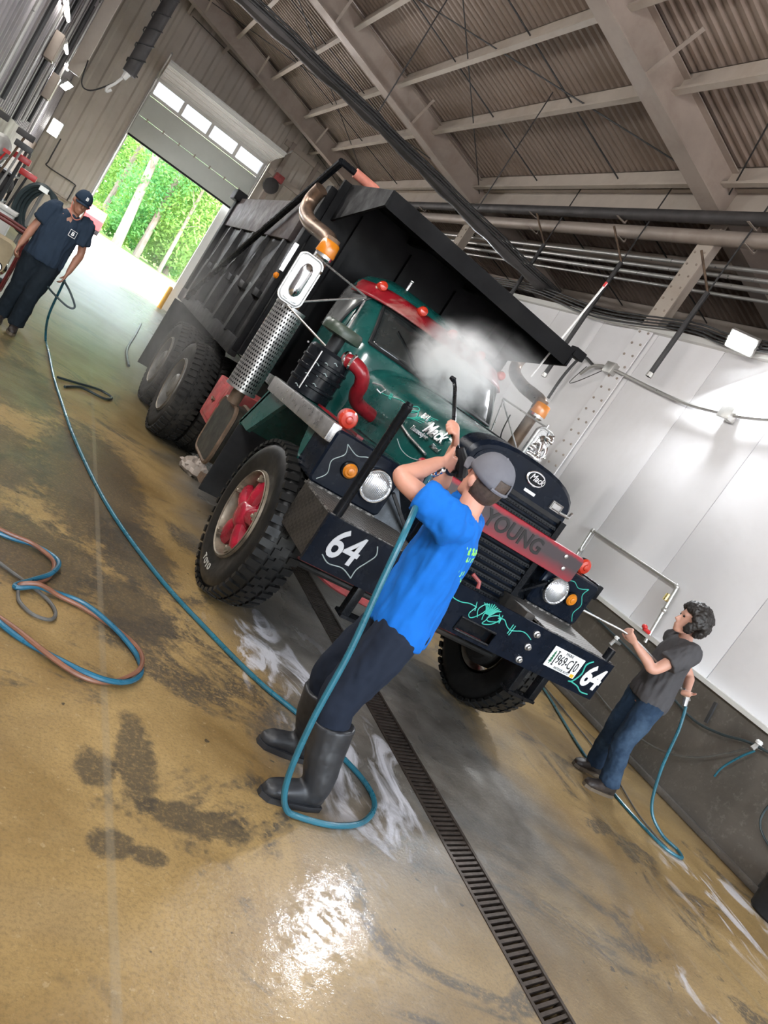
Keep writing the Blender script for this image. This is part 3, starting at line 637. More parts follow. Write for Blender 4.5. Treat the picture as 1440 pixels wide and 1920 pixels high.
# sign board across the grille
sg = MB(); sg.loft([[(u, 3.79, v) for u, v in rrect(XC-.77, XC+.77, 1.335, 1.525, .03)], [(u, 3.80, v) for u, v in rrect(XC-.775, XC+.775, 1.33, 1.53, .032)], [(u, 3.812, v) for u, v in rrect(XC-.775, XC+.775, 1.33, 1.53, .032)]]); sign = truck_part(sg, 'sign_board', 'sign')
text('sign_lettering', 'YOUNG', 'darkletter', .15, (XC+.12, 3.788, 1.43), (1, 0, 0), (0, 0, 1), sign, .0012, .004, .98)
for s in (-1, 1):
    for (dx, dz) in ((.60, 1.48), (.64, 1.40)):
        q = MB(); q.lathe([(.016, 0), (.016, .008), (.009, .012)], (XC+s*dx, 3.79, dz), (0, -1, 0), 10); q.build('sign_bolt', 'alum', sign)
    q = MB(); q.beam((XC+s*.5, 3.81, 1.43), (XC+s*.5, 3.90, 1.43), .04, .1); q.build('sign_bracket', 'tblack', sign)
# ---------------------------------------------------------------- hood
hd = MB(); rings = []
for t in [i/10 for i in range(11)]:
    y = 4.03+t*1.53; hw = .475+.15*t**1.3; zt = 1.885+.065*t; rings.append(arch(hw, zt, 1.37, .27, y, 18, 2.5))
hd.loft(rings); hood = truck_part(hd, 'hood', 'green', sharp=.8)
def hoodx(y, z):
    t = (y-4.03)/1.53; hw = .475+.15*t**1.3; zt = 1.885+.065*t; e = 2.5
    k = max(0, (z-(zt-.27))/.27); return XC-hw*(max(0, 1-k**e))**(1/e)
MB().tube([(XC, 4.03+.153*i, 1.888+.0065*i) for i in range(11)], .008, 6).build('hood_hinge', 'tblack', hood)
MB().box(2.43, 2.46, 4.05, 5.5, 1.355, 1.38).build('hood_sill', 'tblack', hood)
def side_text(b_, size, y, z, mat, sx=.9, bold=.0, sh=0., nm='hood_lettering'):
    x = hoodx(y, z)-.006; x2 = hoodx(y-.2, z)
    return text(nm, b_, mat, size, (x-.003, y, z), (.05, -1, 0), (.30, 0, 1), hood, .006, bold, sx, sh)
side_text('Mack', .13, 4.30, 1.685, 'chrome', 1.0, .003, .25); side_text('B81', .062, 4.52, 1.735, 'chrome', 1., .002); side_text('Thermodyne', .05, 4.46, 1.625, 'chrome', 1., .0005, .25); side_text('Diesel', .05, 4.20, 1.60, 'chrome', 1., .0005, .25)
def hstroke(pts, mat='teal', r=.0035):
    P_ = spline([Vector((hoodx(y, z)-.002, y, z)) for y, z in pts], 6); P_ = [Vector((hoodx(p.y, p.z)-.002, p.y, p.z)) for p in P_]
    MB().tube(P_, r, 5).build('hood_scroll', mat, hood)
hstroke([(5.25, 1.70), (5.12, 1.71), (5.02, 1.725), (4.92, 1.74), (4.84, 1.735), (4.76, 1.70)])
for k in range(3): hstroke([(5.06+.015*k, 1.745), (5.03+.015*k, 1.70)], r=.0025)
hstroke([(4.80, 1.72), (4.72, 1.765), (4.66, 1.75), (4.70, 1.71), (4.78, 1.70)]); hstroke([(4.74, 1.71), (4.66, 1.74), (4.62, 1.70), (4.70, 1.66)])
for k in range(6): hstroke([(4.66, 1.67), (4.60-.012*k, 1.70+.012*k-.02), (4.52-.02*k, 1.715+.016*k-.03)], r=.003)
hstroke([(4.66, 1.50), (4.55, 1.46), (4.42, 1.45), (4.30, 1.47)], 'stripe')
q = MB(); q.ball((hoodx(4.72, 1.62)-.012, 4.72, 1.625), .024, 10, 8); q.tube([(hoodx(4.72, 1.6)-.015, 4.70, 1.60), (hoodx(4.5, 1.56)-.03, 4.5, 1.565), (hoodx(4.25, 1.53)-.03, 4.22, 1.535)], .010, 8); q.build('hood_handle', 'alum', hood)
# ---------------------------------------------------------------- cab
ZK = [.95, 1.4, 1.75, 1.95, 2.12, 2.3, 2.42, 2.5, 2.56, 2.59]; WK = [.82, .85, .86, .86, .845, .81, .77, .71, .58, .36]; FK = [5.50, 5.50, 5.52, 5.565, 5.68, 5.84, 5.95, 6.03, 6.16, 6.36]; RK = [6.78]*6+[6.76, 6.72, 6.62, 6.50]
def ck(z): return np.interp(z, ZK, WK), np.interp(z, ZK, FK), np.interp(z, ZK, RK)
NE = 3.6
def cab_ring(z, n=56, off=0):
    W, F, Rr = ck(z); W += off; F -= off; yc, b_ = (F+Rr)/2, (Rr-F)/2; out = []
    for j in range(n):
        t = 2*PI*j/n; c, q = math.cos(t), math.sin(t)
        out.append(Vector((XC+W*math.copysign(abs(c)**(2/NE), c), yc+b_*math.copysign(abs(q)**(2/NE), q), z)))
    return out
def cabfront(x, z, off=0.):
    W, F, Rr = ck(z); u = min(1, abs(x)/W); return Vector((XC+x, (F+Rr)/2-(Rr-F)/2*(1-u**NE)**(1/NE)-off, z))
def cabside(s, y, z, off=0.):
    W, F, Rr = ck(z); u = min(1, abs(y-(F+Rr)/2)/((Rr-F)/2)); return Vector((XC+s*(W*(1-u**NE)**(1/NE)+off), y, z))
cb = MB(); zs = sorted(set(ZK+[1.0+.08*i for i in range(20)])); cb.loft([cab_ring(z) for z in zs if z <= 2.59]); cab = truck_part(cb, 'cab', 'green', sharp=.9)
M['glass'] = paint('dusty_windscreen', (.022, .026, .026), .12, 0, .3, 3, (.16, .165, .16), .75, 0, .6)
M['sideglass'] = paint('fogged_side_glass', (.17, .175, .175), .2, 0, .2, 3, (.3, .3, .29), .5)
def wsP(u, v, off):
    hw = .69-.03*v; x = -hw+2*hw*u; z = 1.985+.33*v
    return cabfront(x, z, off)
MB().grid(lambda u, v: wsP(u, v, .010), 24, 8).build('windscreen', 'glass', cab, solid=.006)
bd = [wsP(u/16, 0, .014) for u in range(17)]+[wsP(1, v/6, .014) for v in range(1, 7)]+[wsP(1-u/16, 1, .014) for u in range(1, 17)]+[wsP(0, 1-v/6, .014) for v in range(1, 7)]
MB().tube(bd, .016, 6).build('windscreen_gasket', 'rubber', cab)
wp = [cabfront(-.20, 1.985, .03), cabfront(-.33, 2.09, .03), cabfront(-.50, 2.20, .03)]; MB().tube(spline(wp, 4), .006, 6).build('wiper_arm', 'tblack', cab)
MB().tube([cabfront(-.12, 1.965, .026), cabfront(-.18, 1.98, .034), cabfront(-.42, 2.005, .03)], [.012, .016, .009], 6).build('wiper_blade', 'rubber', cab)
for s in (-1, 1):
    sw = lambda u, v: cabside(s, 6.0+.55*u+.05*(1-v), 1.93+.42*v, .008)
    MB().grid(sw, 8, 8).build('side_window', 'sideglass', cab, solid=.006)
    bd = [sw(u/8, 0) for u in range(9)]+[sw(1, v/6) for v in range(1, 7)]+[sw(1-u/8, 1) for u in range(1, 9)]+[sw(0, 1-v/6) for v in range(1, 7)]
    MB().tube(bd, .012, 6).build('window_gasket', 'rubber', cab)
    MB().tube([cabside(s, 5.9, 1.1, .004), cabside(s, 5.9, 1.9, .004), cabside(s, 5.97, 2.15, .004), cabside(s, 6.1, 2.4, .004), cabside(s, 6.6, 2.42, .004), cabside(s, 6.66, 2.0, .004), cabside(s, 6.66, 1.1, .004)], .006, 6).build('door_seam', 'tblack', cab)
    MB().tube([cabside(s, 6.45, 1.72, .03), cabside(s, 6.6, 1.72, .03)], .01, 6).build('door_handle', 'chrome', cab)
# visor
def vP(u, v):
    th = (-1+2*u)*1.42; W, F, Rr = ck(2.40-.02*v); x = W*math.copysign(abs(math.sin(th))**(2/NE*.9), th)
    p = cabfront(max(-W*.985, min(W*.985, x)), 2.43-.015*v, 0)
    nrm = Vector((math.sin(th)*.45, -max(.15, math.cos(th)), 0)).normalized()
    dip = -.035*abs(math.sin(th))**3
    return p+nrm*(.02+.15*v*(.35+.65*math.cos(th)))+Vector((0, 0, .03-.115*v+dip))
vs_ = MB(); vs_.grid(vP, 36, 5); visor = truck_part(vs_, 'sun_visor', 'visor', solid=.014)
M['dirt'] = paint('flaked_paint', (.5, .43, .36), .6, 0, .3, 20)
for u in (.17, .43, .5, .57, .83):
    p = vP(u, .25); q = MB(); q.lathe([(.036, 0), (.042, .035), (.044, .06), (.036, .078), (.014, .088)], p+Vector((0, .03, .028)), (0, -1, .15), 14); q.build('roof_lamp', 'redlens', visor)
    q = MB(); q.box(p.x-.03, p.x+.03, p.y+.01, p.y+.09, p.z-.02, p.z+.012); q.build('lamp_base', 'dirt', visor, bevel=.006)
q = MB(); q.tube([vP(.535, .2)+Vector((0, .12, 0)), vP(.535, .2)+Vector((.0, .12, .14))], .004, 6); q.build('roof_aerial', 'tblack', visor)
q = MB(); q.tube([Vector((2.50, 6.2, 2.55)), Vector((2.50, 6.2, 2.64))], .012, 8); q.ball((2.50, 6.2, 2.65), .018, 8, 6); q.build('roof_stud', 'chrome', visor)
# ---------------------------------------------------------------- air cleaner and intake elbow
ac = (1.84, 5.10)
a = MB(); a.lathe([(.15, 0), (.165, .01), (.165, .17), (.178, .175), (.178, .20), (.168, .205), (.168, .34), (.15, .365), (.06, .37)], (ac[0], ac[1], 1.385), (0, 0, 1), 28); air = truck_part(a, 'air_cleaner', 'tblack')
a = MB(); a.lathe([(.052, 0), (.052, .13), (.04, .135)], (ac[0]-.02, ac[1], 1.75), (0, 0, 1), 18); a.build('intake_neck', 'rubber', air)
a = MB(); a.lathe([(.10, 0), (.152, .01), (.155, .03), (.15, .075), (.14, .088), (.05, .093)], (ac[0]-.02, ac[1], 1.865), (0, 0, 1), 28)
mgr = paint('olive_cap', (.035, .05, .035), .35, 0, .25, 6, (.08, .08, .06), .4); M['olive'] = mgr; a.build('intake_cap', 'olive', air)
for z in (1.46, 1.63):
    a = MB(); a.lathe([(.17, 0), (.176, .006), (.176, .024), (.17, .03)], (ac[0], ac[1], z), (0, 0, 1), 28); a.build('clamp_band', 'tblack', air)
a = MB(); a.tube([(ac[0]-.12, ac[1]-.13, 1.42), (ac[0]-.12, ac[1]-.13, 1.72)], .006, 6); a.build('clamp_rod', 'alum', air)
for k in range(9):
    an = -2.6+.28*(k % 3)+.05*k; z = 1.43+.033*k
    MB().tube([(ac[0]+.17*math.cos(an+j*.05), ac[1]+.17*math.sin(an+j*.05), z+.006*math.sin(j*1.3)) for j in range(5)], .003, 5).build('paint_scrape', 'stripe', air)
el = spline([(1.90, 5.0, 1.755), (1.96, 4.94, 1.768), (2.04, 4.92, 1.74), (2.095, 4.95, 1.67), (2.125, 5.01, 1.60), (2.20, 5.07, 1.545), (2.38, 5.12, 1.52)], 6)
MB().tube(el, .054, 16).build('intake_elbow', 'tred', air)
for k in (2, 5): 
    d = (el[k+1]-el[k]).normalized(); q = MB(); q.lathe([(.06, -.012), (.066, -.008), (.066, .008), (.06, .012)], el[k], d, 18); q.build('hose_clamp', 'chrome', air)
MB().tube([(2.18, 5.0, 1.73), (2.24, 4.98, 1.75), (2.28, 4.96, 1.74), (2.26, 4.96, 1.70), (2.22, 4.97, 1.71)], .008, 6).build('hood_loop', 'alum', air)
# ---------------------------------------------------------------- stacks, mirrors, beacons
for s in (-1, 1):
    sx = XC+s*1.28; sy = 6.02
    a = MB(); a.lathe([(.055, .0), (.055, .14), (.058, .88), (.06, 1.55)], (sx, sy, .96), (0, 0, 1), 18); stk = truck_part(a, 'exhaust_stack', 'rust')
    rings = []; sh = MB(); nr, nz = 38, 22; R0, zb, zt = .128, 1.10, 1.86     # perforated shield: real holes, staggered rows
    for j in range(nz):
        z0, z1 = zb+(zt-zb)*j/nz, zb+(zt-zb)*(j+1)/nz; off = .5*(j % 2)
        for i in range(nr):
            a0, a1 = 2*PI*(i+off)/nr, 2*PI*(i+1+off)/nr; ac_, zc = (a0+a1)/2, (z0+z1)/2; da, dz = (a1-a0)*.33, (z1-z0)*.33
            P_ = lambda a, z: (sx+R0*math.cos(a), sy+R0*math.sin(a), z)
            outer = [P_(a0, z0), P_(ac_, z0), P_(a1, z0), P_(a1, zc), P_(a1, z1), P_(ac_, z1), P_(a0, z1), P_(a0, zc)]
            inner = [P_(ac_+(a1-a0)*.31*math.cos(q_), zc+(z1-z0)*.31*math.sin(q_)) for q_ in [-2.356+PI/4*k_ for k_ in range(8)]]
            sh.add(outer+inner, [(k_, (k_+1) % 8, 8+(k_+1) % 8, 8+k_) for k_ in range(8)])
    sh.build('heat_shield', 'alum', stk)
    q = MB(); q.lathe([(.10, 0), (.10, .75)], (sx, sy, 1.1), (0, 0, 1), 20); q.build('muffler_core', 'slat', stk)
    for z in (1.085, 1.855):
        q = MB(); q.lathe([(.126, 0), (.132, 0), (.132, .022), (.126, .022)], (sx, sy, z), (0, 0, 1), 32); q.build('shield_band', 'alum', stk)
    ex = spline([(sx, sy, 2.40), (sx+s*.01, sy+.04, 2.48), (sx+s*.05, sy+.28, 2.525), (sx+s*.09, sy+.58, 2.57), (sx+s*.10, sy+.86, 2.66), (sx+s*.10, sy+.93, 2.78), (sx+s*.09, sy+.86, 2.90)], 7); MB().tube(ex, .066, 18).build('stack_elbow', 'exhaust', stk)
    # west-coast mirror, back faces forward
    mx0, mx1 = (sx-.21, sx-.005) if s < 0 else (sx+.005, sx+.21); my = 5.83
    a = MB(); a.loft([[(u, my-.012, v) for u, v in rrect(mx0+.012, mx1-.012, 1.892, 2.268, .05, 5)], [(u, my, v) for u, v in rrect(mx0, mx1, 1.88, 2.28, .055, 5)], [(u, my+.03, v) for u, v in rrect(mx0, mx1, 1.88, 2.28, .055, 5)]]); mi = a.build('mirror_shell', 'satin', stk)
    mq = (mx0+mx1)/2; a = MB(); a.tube([(mq, my-.012, z_) for z_ in (1.935, 1.945, 1.97, 2.0, 2.16, 2.19, 2.215, 2.225)], [.006, .03, .048, .055, .055, .048, .03, .006], 20, True, .7); a.build('mirror_boss', 'chrome', stk)
    a = MB(); a.tube([(u, my-.012, v) for u, v in rrect(mx0+.022, mx1-.022, 1.902, 2.258, .05, 5)]+[(mx1-.022, my-.012, 2.2)], .005, 6); a.build('mirror_bead', 'chrome', stk)
    a = MB(); a.tube([(u, my-.006, v) for u, v in rrect(mx0-.004, mx1+.004, 1.876, 2.284, .058, 5)]+[(mx1+.004, my-.006, 2.2)], .007, 6); a.build('mirror_rim', 'alum', stk)
    mc = (mx0+mx1)/2; ci = XC+s*.83
    for p0, p1 in (((mc+.02*-s, my+.03, 2.30), (ci, 5.93, 2.285)), ((mc, my+.03, 1.87), (ci, 5.93, 2.275)), ((ci, 5.90, 2.25), (XC+s*.86, 5.78, 1.86)), ((mc-s*.02, my, 1.865), (XC+s*1.0, 5.55, 1.76))):
        MB().tube([p0, p1], .009, 8).build('mirror_arm', 'alum', stk)
    MB().tube([(mc, my+.035, 1.83), (mc, my+.035, 2.33)], .010, 8).build('mirror_post', 'alum', stk)
    bx = sx+s*.01; a = MB(); a.lathe([(.05, 0), (.075, .02), (.075, .045)], (bx, 5.98, 2.31), (0, 0, 1), 24); a.build('beacon_base', 'chrome', stk)
    a = MB(); a.lathe([(.080, 0), (.084, .01), (.080, .06), (.078, .105), (.070, .118), (.03, .122)], (bx, 5.98, 2.355), (0, 0, 1), 28); a.build('beacon_dome', 'amber', stk)
MB().tube(spline([(4.32, 5.9, 1.96), (4.15, 5.9, 1.9), (3.98, 5.9, 1.98), (3.93, 5.9, 2.2)], 6), .006, 6).build('mirror_cable', 'tblack', stk)
a = MB(); a.tube([(4.01, 6.1, 2.62), (4.12, 6.1, 3.70)], .010, 8); a.build('whip_aerial', 'white', truck); a = MB(); a.tube([(4.118, 6.1, 3.69), (4.123, 6.1, 3.74)], .014, 8); a.build('aerial_tip', 'red', truck)
# ---------------------------------------------------------------- dump box
BX0, BX1, BY0, BY1, BZ0, BZ1 = 1.74, 4.16, 6.98, 11.25, 1.27, 2.84
b_ = MB(); b_.box(BX0, BX1, BY0, BY1, BZ0, BZ0+.08)
for x in (BX0, BX1): b_.box(x-.02, x+.02, BY0, BY1, BZ0, 2.45)
b_.box(BX0, BX1, BY1-.04, BY1, BZ0, 2.6)
box = truck_part(b_, 'dump_box', 'boxside')
for s in (-1, 1):
    x = BX0 if s < 0 else BX1; o_ = s
    MB().box(min(x-.03, x+s*.06), max(x+.03, x+s*.06), BY0+.45, BY1+.02, 2.42, BZ1).build('side_board', 'board', box, bevel=.012)
    MB().box(min(x, x+s*.09), max(x, x+s*.09), BY0+.02, BY1+.05, BZ0-.06, BZ0+.12).build('bottom_rail', 'boxside', box, bevel=.02)
    MB().box(min(x, x+s*.085), max(x, x+s*.085), BY1-.12, BY1+.06, BZ0, 2.88).build('corner_post', 'boxsteel', box, bevel=.015)
    MB().box(min(x, x+s*.075), max(x, x+s*.075), BY0, BY0+.14, BZ0, 3.0).build('corner_post', 'boxsteel', box, bevel=.015)
    for i in range(5):
        y = BY0+.62+i*.76
        r = MB()
        secs = [(BZ0+.1, .10, .11), (1.78, .11, .10), (1.86, .075, .085), (2.42, .06, .055)]
        r.loft([[(x, y-w, z), (x+s*d, y-w*.6, z), (x+s*d, y+w*.6, z), (x, y+w, z)] for z, w, d in secs]); r.build('side_rib', 'boxside', box)
    for i in range(5):
        y = BY0+.24+i*.76
        MB().prism([(y+.06, 1.80), (y+.62, 1.80), (y+.62, 1.90), (y+.06, 1.87)], 'x', min(x, x+s*.07), max(x, x+s*.07)).build('side_ledge', 'boxside', box, bevel=.01)
    # tarp arm on this flank
    ax = x+s*.12
    MB().tube([(ax, 10.35, 1.36), (ax, 6.93, 3.20)], .035, 10).build('tarp_arm', 'tblack', box)
    q = MB(); q.lathe([(.07, -.03), (.07, .06)], (ax-s*.03, 10.35, 1.36), (s, 0, 0), 16); q.build('arm_pivot', 'tblack', box)
    MB().box(min(x, x+s*.16), max(x, x+s*.16), BY1-.25, BY1+.1, 2.78, 2.92).build('tarp_hinge', 'boxsteel', box, bevel=.02)
MB().tube([(BX0-.12, 6.93, 3.20), (BX1+.12, 6.93, 3.20)], .03, 10).build('tarp_bar', 'tblack', box)
M['pinktarp'] = paint('faded_orange_wrap', (.62, .22, .16), .6, 0, .2, 12, (.25, .1, .08), .4)
MB().tube([(BX0+.03, 6.93, 3.20), (BX0+.28, 6.93, 3.20)], .045, 12).build('wrapped_tarp', 'pinktarp', box)
MB().box(BX0, BX1, BY0-.02, BY0+.03, BZ0, 3.11).build('headboard', 'boxsteel', box)
for i in range(4): MB().box(BX0+.3+i*.6, BX0+.36+i*.6, BY0-.07, BY0-.02, BZ0+.1, 2.95).build('headboard_rib', 'boxsteel', box)
# cab guard: roof plate, front lip, side gussets
PY = 5.82; gl, gr = 1.82, 4.08
pg = MB(); pg.add([(gl, PY, 3.045), (gr, PY, 3.0), (gr, BY0, 3.08), (gl, BY0, 3.10)], [(0, 1, 2, 3)]); guard = pg.build('cab_guard', 'boxsteel', box, solid=.02)
lp = MB(); lp.add([(gl, PY, 3.055), (gr+.02, PY, 3.01), (gr, PY+.03, 2.85), (gl, PY+.03, 2.92)], [(0, 1, 2, 3)]); lp.build('guard_lip', 'boxsteel', box, solid=.02)
for x, zf, zb_ in ((gl, 2.92, 2.74), (gr, 2.85, 2.66)):
    gs = MB(); gs.add([(x, PY, zf+.13), (x, PY, zf), (x, BY0, zb_), (x, BY0, 3.11)], [(0, 1, 2, 3)]); gs.build('guard_gusset', 'boxsteel', box, solid=.02)
for i in range(2):
    x = gl+.75*(i+1); MB().beam((x, PY+.04, 2.99), (x, BY0, 3.05), .05, .07).build('guard_stiffener', 'boxsteel', box)
q = MB(); q.box(gr-.02, gr+.12, PY-.02, PY+.08, 2.96, 3.05); q.build('guard_ear', 'boxsteel', box, bevel=.01)
# marker lamps and reflectors on the front corner post
MB().box(1.66, 1.69, 6.96, 7.02, 2.12, 2.40).build('reflector_strip', 'alum', box)
q = MB(); q.lathe([(.03, 0), (.03, .02), (.012, .035)], (1.67, 6.99, 2.06), (-1, -.3, 0), 12); q.build('marker_lens', 'amber', box)
# ---------------------------------------------------------------- chassis
for s in (-1, 1):
    x = XC+s*.43
    c = MB(); c.box(x-.04, x+.04, 3.55, 11.0, .80, 1.06); truck_part(c, 'frame_rail', 'frame', bevel=.01)
    c = MB()
    for i in range(7): c.prism([(4.0+i*.06, .70-i*.028), (4.9-i*.06, .70-i*.028), (4.9-i*.06, .724-i*.028), (4.0+i*.06, .724-i*.028)], 'x', XC+s*.47-.04, XC+s*.47+.04)
    truck_part(c, 'leaf_spring', 'frame')
ax_ = MB(); ax_.tube(spline([(1.98, 4.45, .56), (2.3, 4.45, .50), (2.6, 4.43, .43), (3.3, 4.43, .43), (3.6, 4.45, .50), (3.92, 4.45, .56)], 5), .062, 8, True, 1.1); truck_part(ax_, 'front_axle', 'oldred')
rdr = MB(); rdr.tube([(2.0, 4.2, .50), (3.9, 4.2, .50)], .022, 8); truck_part(rdr, 'tie_rod', 'frame')
for y in (8.05, 9.38):
    c = MB(); c.tube([(1.9, y, .55), (2.6, y, .55), (2.72, y, .55), (2.95, y, .55), (3.18, y, .55), (3.3, y, .55), (4.0, y, .55)], [.08, .09, .17, .22, .17, .09, .08], 14); truck_part(c, 'rear_axle', 'frame')
c = MB(); c.box(2.35, 3.55, 5.6, 6.9, .66, 1.1); truck_part(c, 'gearbox_crossmember', 'frame', bevel=.03)
c = MB(); c.box(2.45, 3.45, 4.1, 5.4, .62, 1.35); truck_part(c, 'engine', 'frame', bevel=.05)
# fuel tank with straps, red tool box
M['tankdark'] = paint('tank_paint', (.03, .03, .024), .5, .1, .3, 6, (.10, .075, .05), .5)
t_ = MB(); t_.loft([[(x, u, v) for u, v in rrect(5.86, 6.42, .44, .93, .09, 4)] for x in (1.69, 1.705, 2.38, 2.40)]); tank = truck_part(t_, 'fuel_tank', 'tankdark')
for x in (1.703, 1.88):
    q = MB(); q.tube([(x, u, v) for u, v in rrect(5.845, 6.435, .425, .945, .10, 4)]+[(x, 6.435, .8)], .02, 6, True, 1); q.build('tank_strap', 'rust', tank)
t_ = MB(); t_.box(1.72, 2.35, 6.52, 7.02, .60, 1.02); tb = truck_part(t_, 'tool_box', 'oldred', bevel=.015)
MB().box(1.71, 1.725, 6.56, 6.98, .64, .98).build('tool_box_lid', 'oldred', tb, bevel=.01)
MB().tube([(1.70, 6.7, .82), (1.695, 6.75, .80), (1.70, 6.8, .82)], .01, 6).build('lid_handle', 'rust', tb)
t_ = MB(); t_.box(1.70, 1.80, 5.74, 5.86, .3, .36); t_.build('boarding_step', 'rust', tank)
for s in (-1, 1):
    xa, xb = XC+s*.72, XC+s*1.42
    q = MB(); q.box(min(xa, xb), max(xa, xb), 10.55, 10.57, .22, 1.22); truck_part(q, 'rear_mud_flap', 'rubber')
# ---------------------------------------------------------------- wheels
def wheel(xo, s, yc, R, wid, name, front, mudtyre):
    """xo: outer face x, s: -1 faces -x"""
    t = MB(); h = wid
    prof = [(.305, h*.12), (.315, h*.04), (.36, .012), (.43, -.012), (.485, -.004), (R-.045, .018), (R-.018, .035), (R-.012, h*.25), (R-.010, h*.5), (R-.012, h*.75), (R-.018, h-.035), (R-.045, h-.018), (.485, h+.004), (.43, h+.012), (.36, h-.012), (.315, h*.96), (.305, h*.88)]
    t.lathe(prof, (xo, yc, R), (-s, 0, 0), 56, caps=False); w = truck_part(t, 'wheel', mudtyre, sharp=.9)
    tr = MB(); nb = 46; o = Vector((xo, yc, R))
    for k in range(nb):
        a = 2*PI*k/nb; da = 2*PI/nb
        for (u0, u1, f0, sh) in ((-.004, .075, .62, 0), (.095, .150, .70, .35), (h-.150, h-.095, .70, 0.), (h-.075, h+.004, .62, .5)):
            aa = a+da*sh; b2 = aa+da*f0; tt = Vector((-s, 0, 0))
            pts = []
            for r_ in (R-.022, R+.004):
                for an in (aa, b2):
                    for u in (u0, u1):
                        ro = r_ - (.02 if (u in (u0,) and u0 < 0) or (u in (u1,) and u1 > h) else 0)
                        pts.append(o+tt*u+Vector((0, math.cos(an)*ro, math.sin(an)*ro)))
            tr.add(pts, [(0, 1, 3, 2), (4, 6, 7, 5), (0, 4, 5, 1), (2, 3, 7, 6), (0, 2, 6, 4), (1, 5, 7, 3)])
    q = tr.build('tread_blocks', mudtyre, w); q['kind'] = 'stuff'
    rg = MB(); rg.lathe([(.298, h*.1), (.318, .012), (.312, -.004), (.296, -.002), (.285, .02), (.280, .06), (.272, h*.5), (.285, h*.95)], (xo, yc, R), (-s, 0, 0), 48, caps=False); rg.build('rim', 'rimw' if front else 'rimgrey', w)
    rg = MB(); rg.lathe([(.30, .0), (.306, -.008), (.300, -.012), (.294, -.004)], (xo, yc, R), (-s, 0, 0), 48, caps=False); rg.build('lock_ring', 'rimw', w)
    dr_ = MB(); dr_.lathe([(.20, h*.35), (.235, h*.4), (.235, h*.98), (.20, h+.03), (.09, h+.05), (.05, h+.05)], (xo, yc, R), (-s, 0, 0), 28); dr_.build('brake_drum', 'frame', w)
    if front:
        hb_ = MB(); hb_.lathe([(.13, .14), (.12, .045), (.10, .03), (.085, .0), (.07, -.012), (.03, -.016)], (xo, yc, R), (-s, 0, 0), 24); hub = hb_.build('hub', 'hubred', w)
        for k in range(5):
            a = 2*PI*k/5+.3; d = Vector((0, math.cos(a), math.sin(a))); n_ = Vector((0, -math.sin(a), math.cos(a))); ox = Vector((-s, 0, 0))
            rr_ = []
            for rad_, wd, dp, off in ((.07, .055, .05, .05), (.15, .062, .06, .055), (.22, .07, .055, .06), (.272, .075, .045, .06)):
                c0 = o+d*rad_+ox*off; rr_.append([c0+n_*wd*math.cos(q_)+ox*dp*math.sin(q_) for q_ in [2*PI*j/10 for j in range(10)]])
            sp = MB(); sp.loft(rr_); sp.build('spoke', 'hubred', hub if False else w)
            cl = MB(); c0 = o+d*.268+ox*.012; cl.beam(c0-n_*.028, c0+n_*.028, .04, .03, d); cl.lathe([(.014, -.03), (.014, .015), (.009, .02)], o+d*.25+ox*.0, (s, 0, 0), 6); cl.build('rim_clamp', 'rimw', w)
    else:
        ds = MB(); ds.lathe([(.285, .10), (.25, .13), (.20, .15), (.14, .12), (.135, .02), (.11, .0), (.03, -.005)], (xo, yc, R), (-s, 0, 0), 32); ds.build('wheel_disc', 'rimgrey', w)
        for k in range(10):
            a = 2*PI*k/10; c0 = o+Vector((-s*.13, math.cos(a)*.175, math.sin(a)*.175)); nn = MB(); nn.lathe([(.018, 0), (.018, .03), (.012, .035)], c0, (s, 0, 0), 6); nn.build('wheel_nut', 'rimgrey', w)
    return w
w1 = wheel(1.655, -1, 4.45, .56, .285, 'front', True, 'tyre')
wheel(mir(1.655), 1, 4.45, .56, .285, 'front', True, 'tyre')
for s in (-1, 1):
    for y in (8.05, 9.38):
        xo = 1.57 if s < 0 else mir(1.57)
        wheel(xo, s, y, .55, .27, 'rear', False, 'tyremud')
        wheel(xo-s*.31, s, y, .55, .27, 'inner', False, 'tyremud')
for i, ch in enumerate('TOYO'):
    a = -PI/2-.12+.14*i-.1; rr_ = .40; p = Vector((1.655-.016, 4.45-math.cos(a)*rr_*-1*0, .56))
    c0 = Vector((1.640, 4.45+math.cos(PI/2+.20-.135*i+PI)*rr_, .56+math.sin(PI/2+.20-.135*i+PI)*rr_))
    rd0 = Vector((0, c0.y-4.45, c0.z-.56)).normalized(); tg = Vector((-1, 0, 0)).cross(rd0)
    text('tyre_letter', ch, 'worn_letter', .06, c0, Vector((0, rd0.z, -rd0.y)), -rd0, w1, .002, .001)
# ================================================================== people
def m_cloth(name, col, var=.2, scale=14, wear=None):
    m, nt, b = newmat(name); p = geopos(nt)
    c = mixc(nt, noisetex(nt, scale, 4, .6, p), tuple(x*(1-var) for x in col), tuple(min(1, x*(1+var)) for x in col))
    if wear: c = mixc(nt, ramp(nt, noisetex(nt, 4, 4, .6, p), [(.5, 0), (.7, .7)]), c, wear)
    nt.links.new(c, b.inputs['Base Color']); b.inputs['Roughness'].default_value = .85; b.inputs['Specular IOR Level'].default_value = .2
    bump(nt, b, noisetex(nt, 260, 2, .5, p), .15, .001); return m
def m_skin(name, col):
    m, nt, b = newmat(name); p = geopos(nt)
    c = mixc(nt, noisetex(nt, 9, 4, .6, p), tuple(x*.82 for x in col), tuple(min(1, x*1.12) for x in col)); nt.links.new(c, b.inputs['Base Color'])
    b.inputs['Roughness'].default_value = .48; b.inputs['Subsurface Weight'].default_value = .12; b.inputs['Subsurface Radius'].default_value = (.02, .008, .005); b.inputs['Subsurface Scale'].default_value = .5; return m
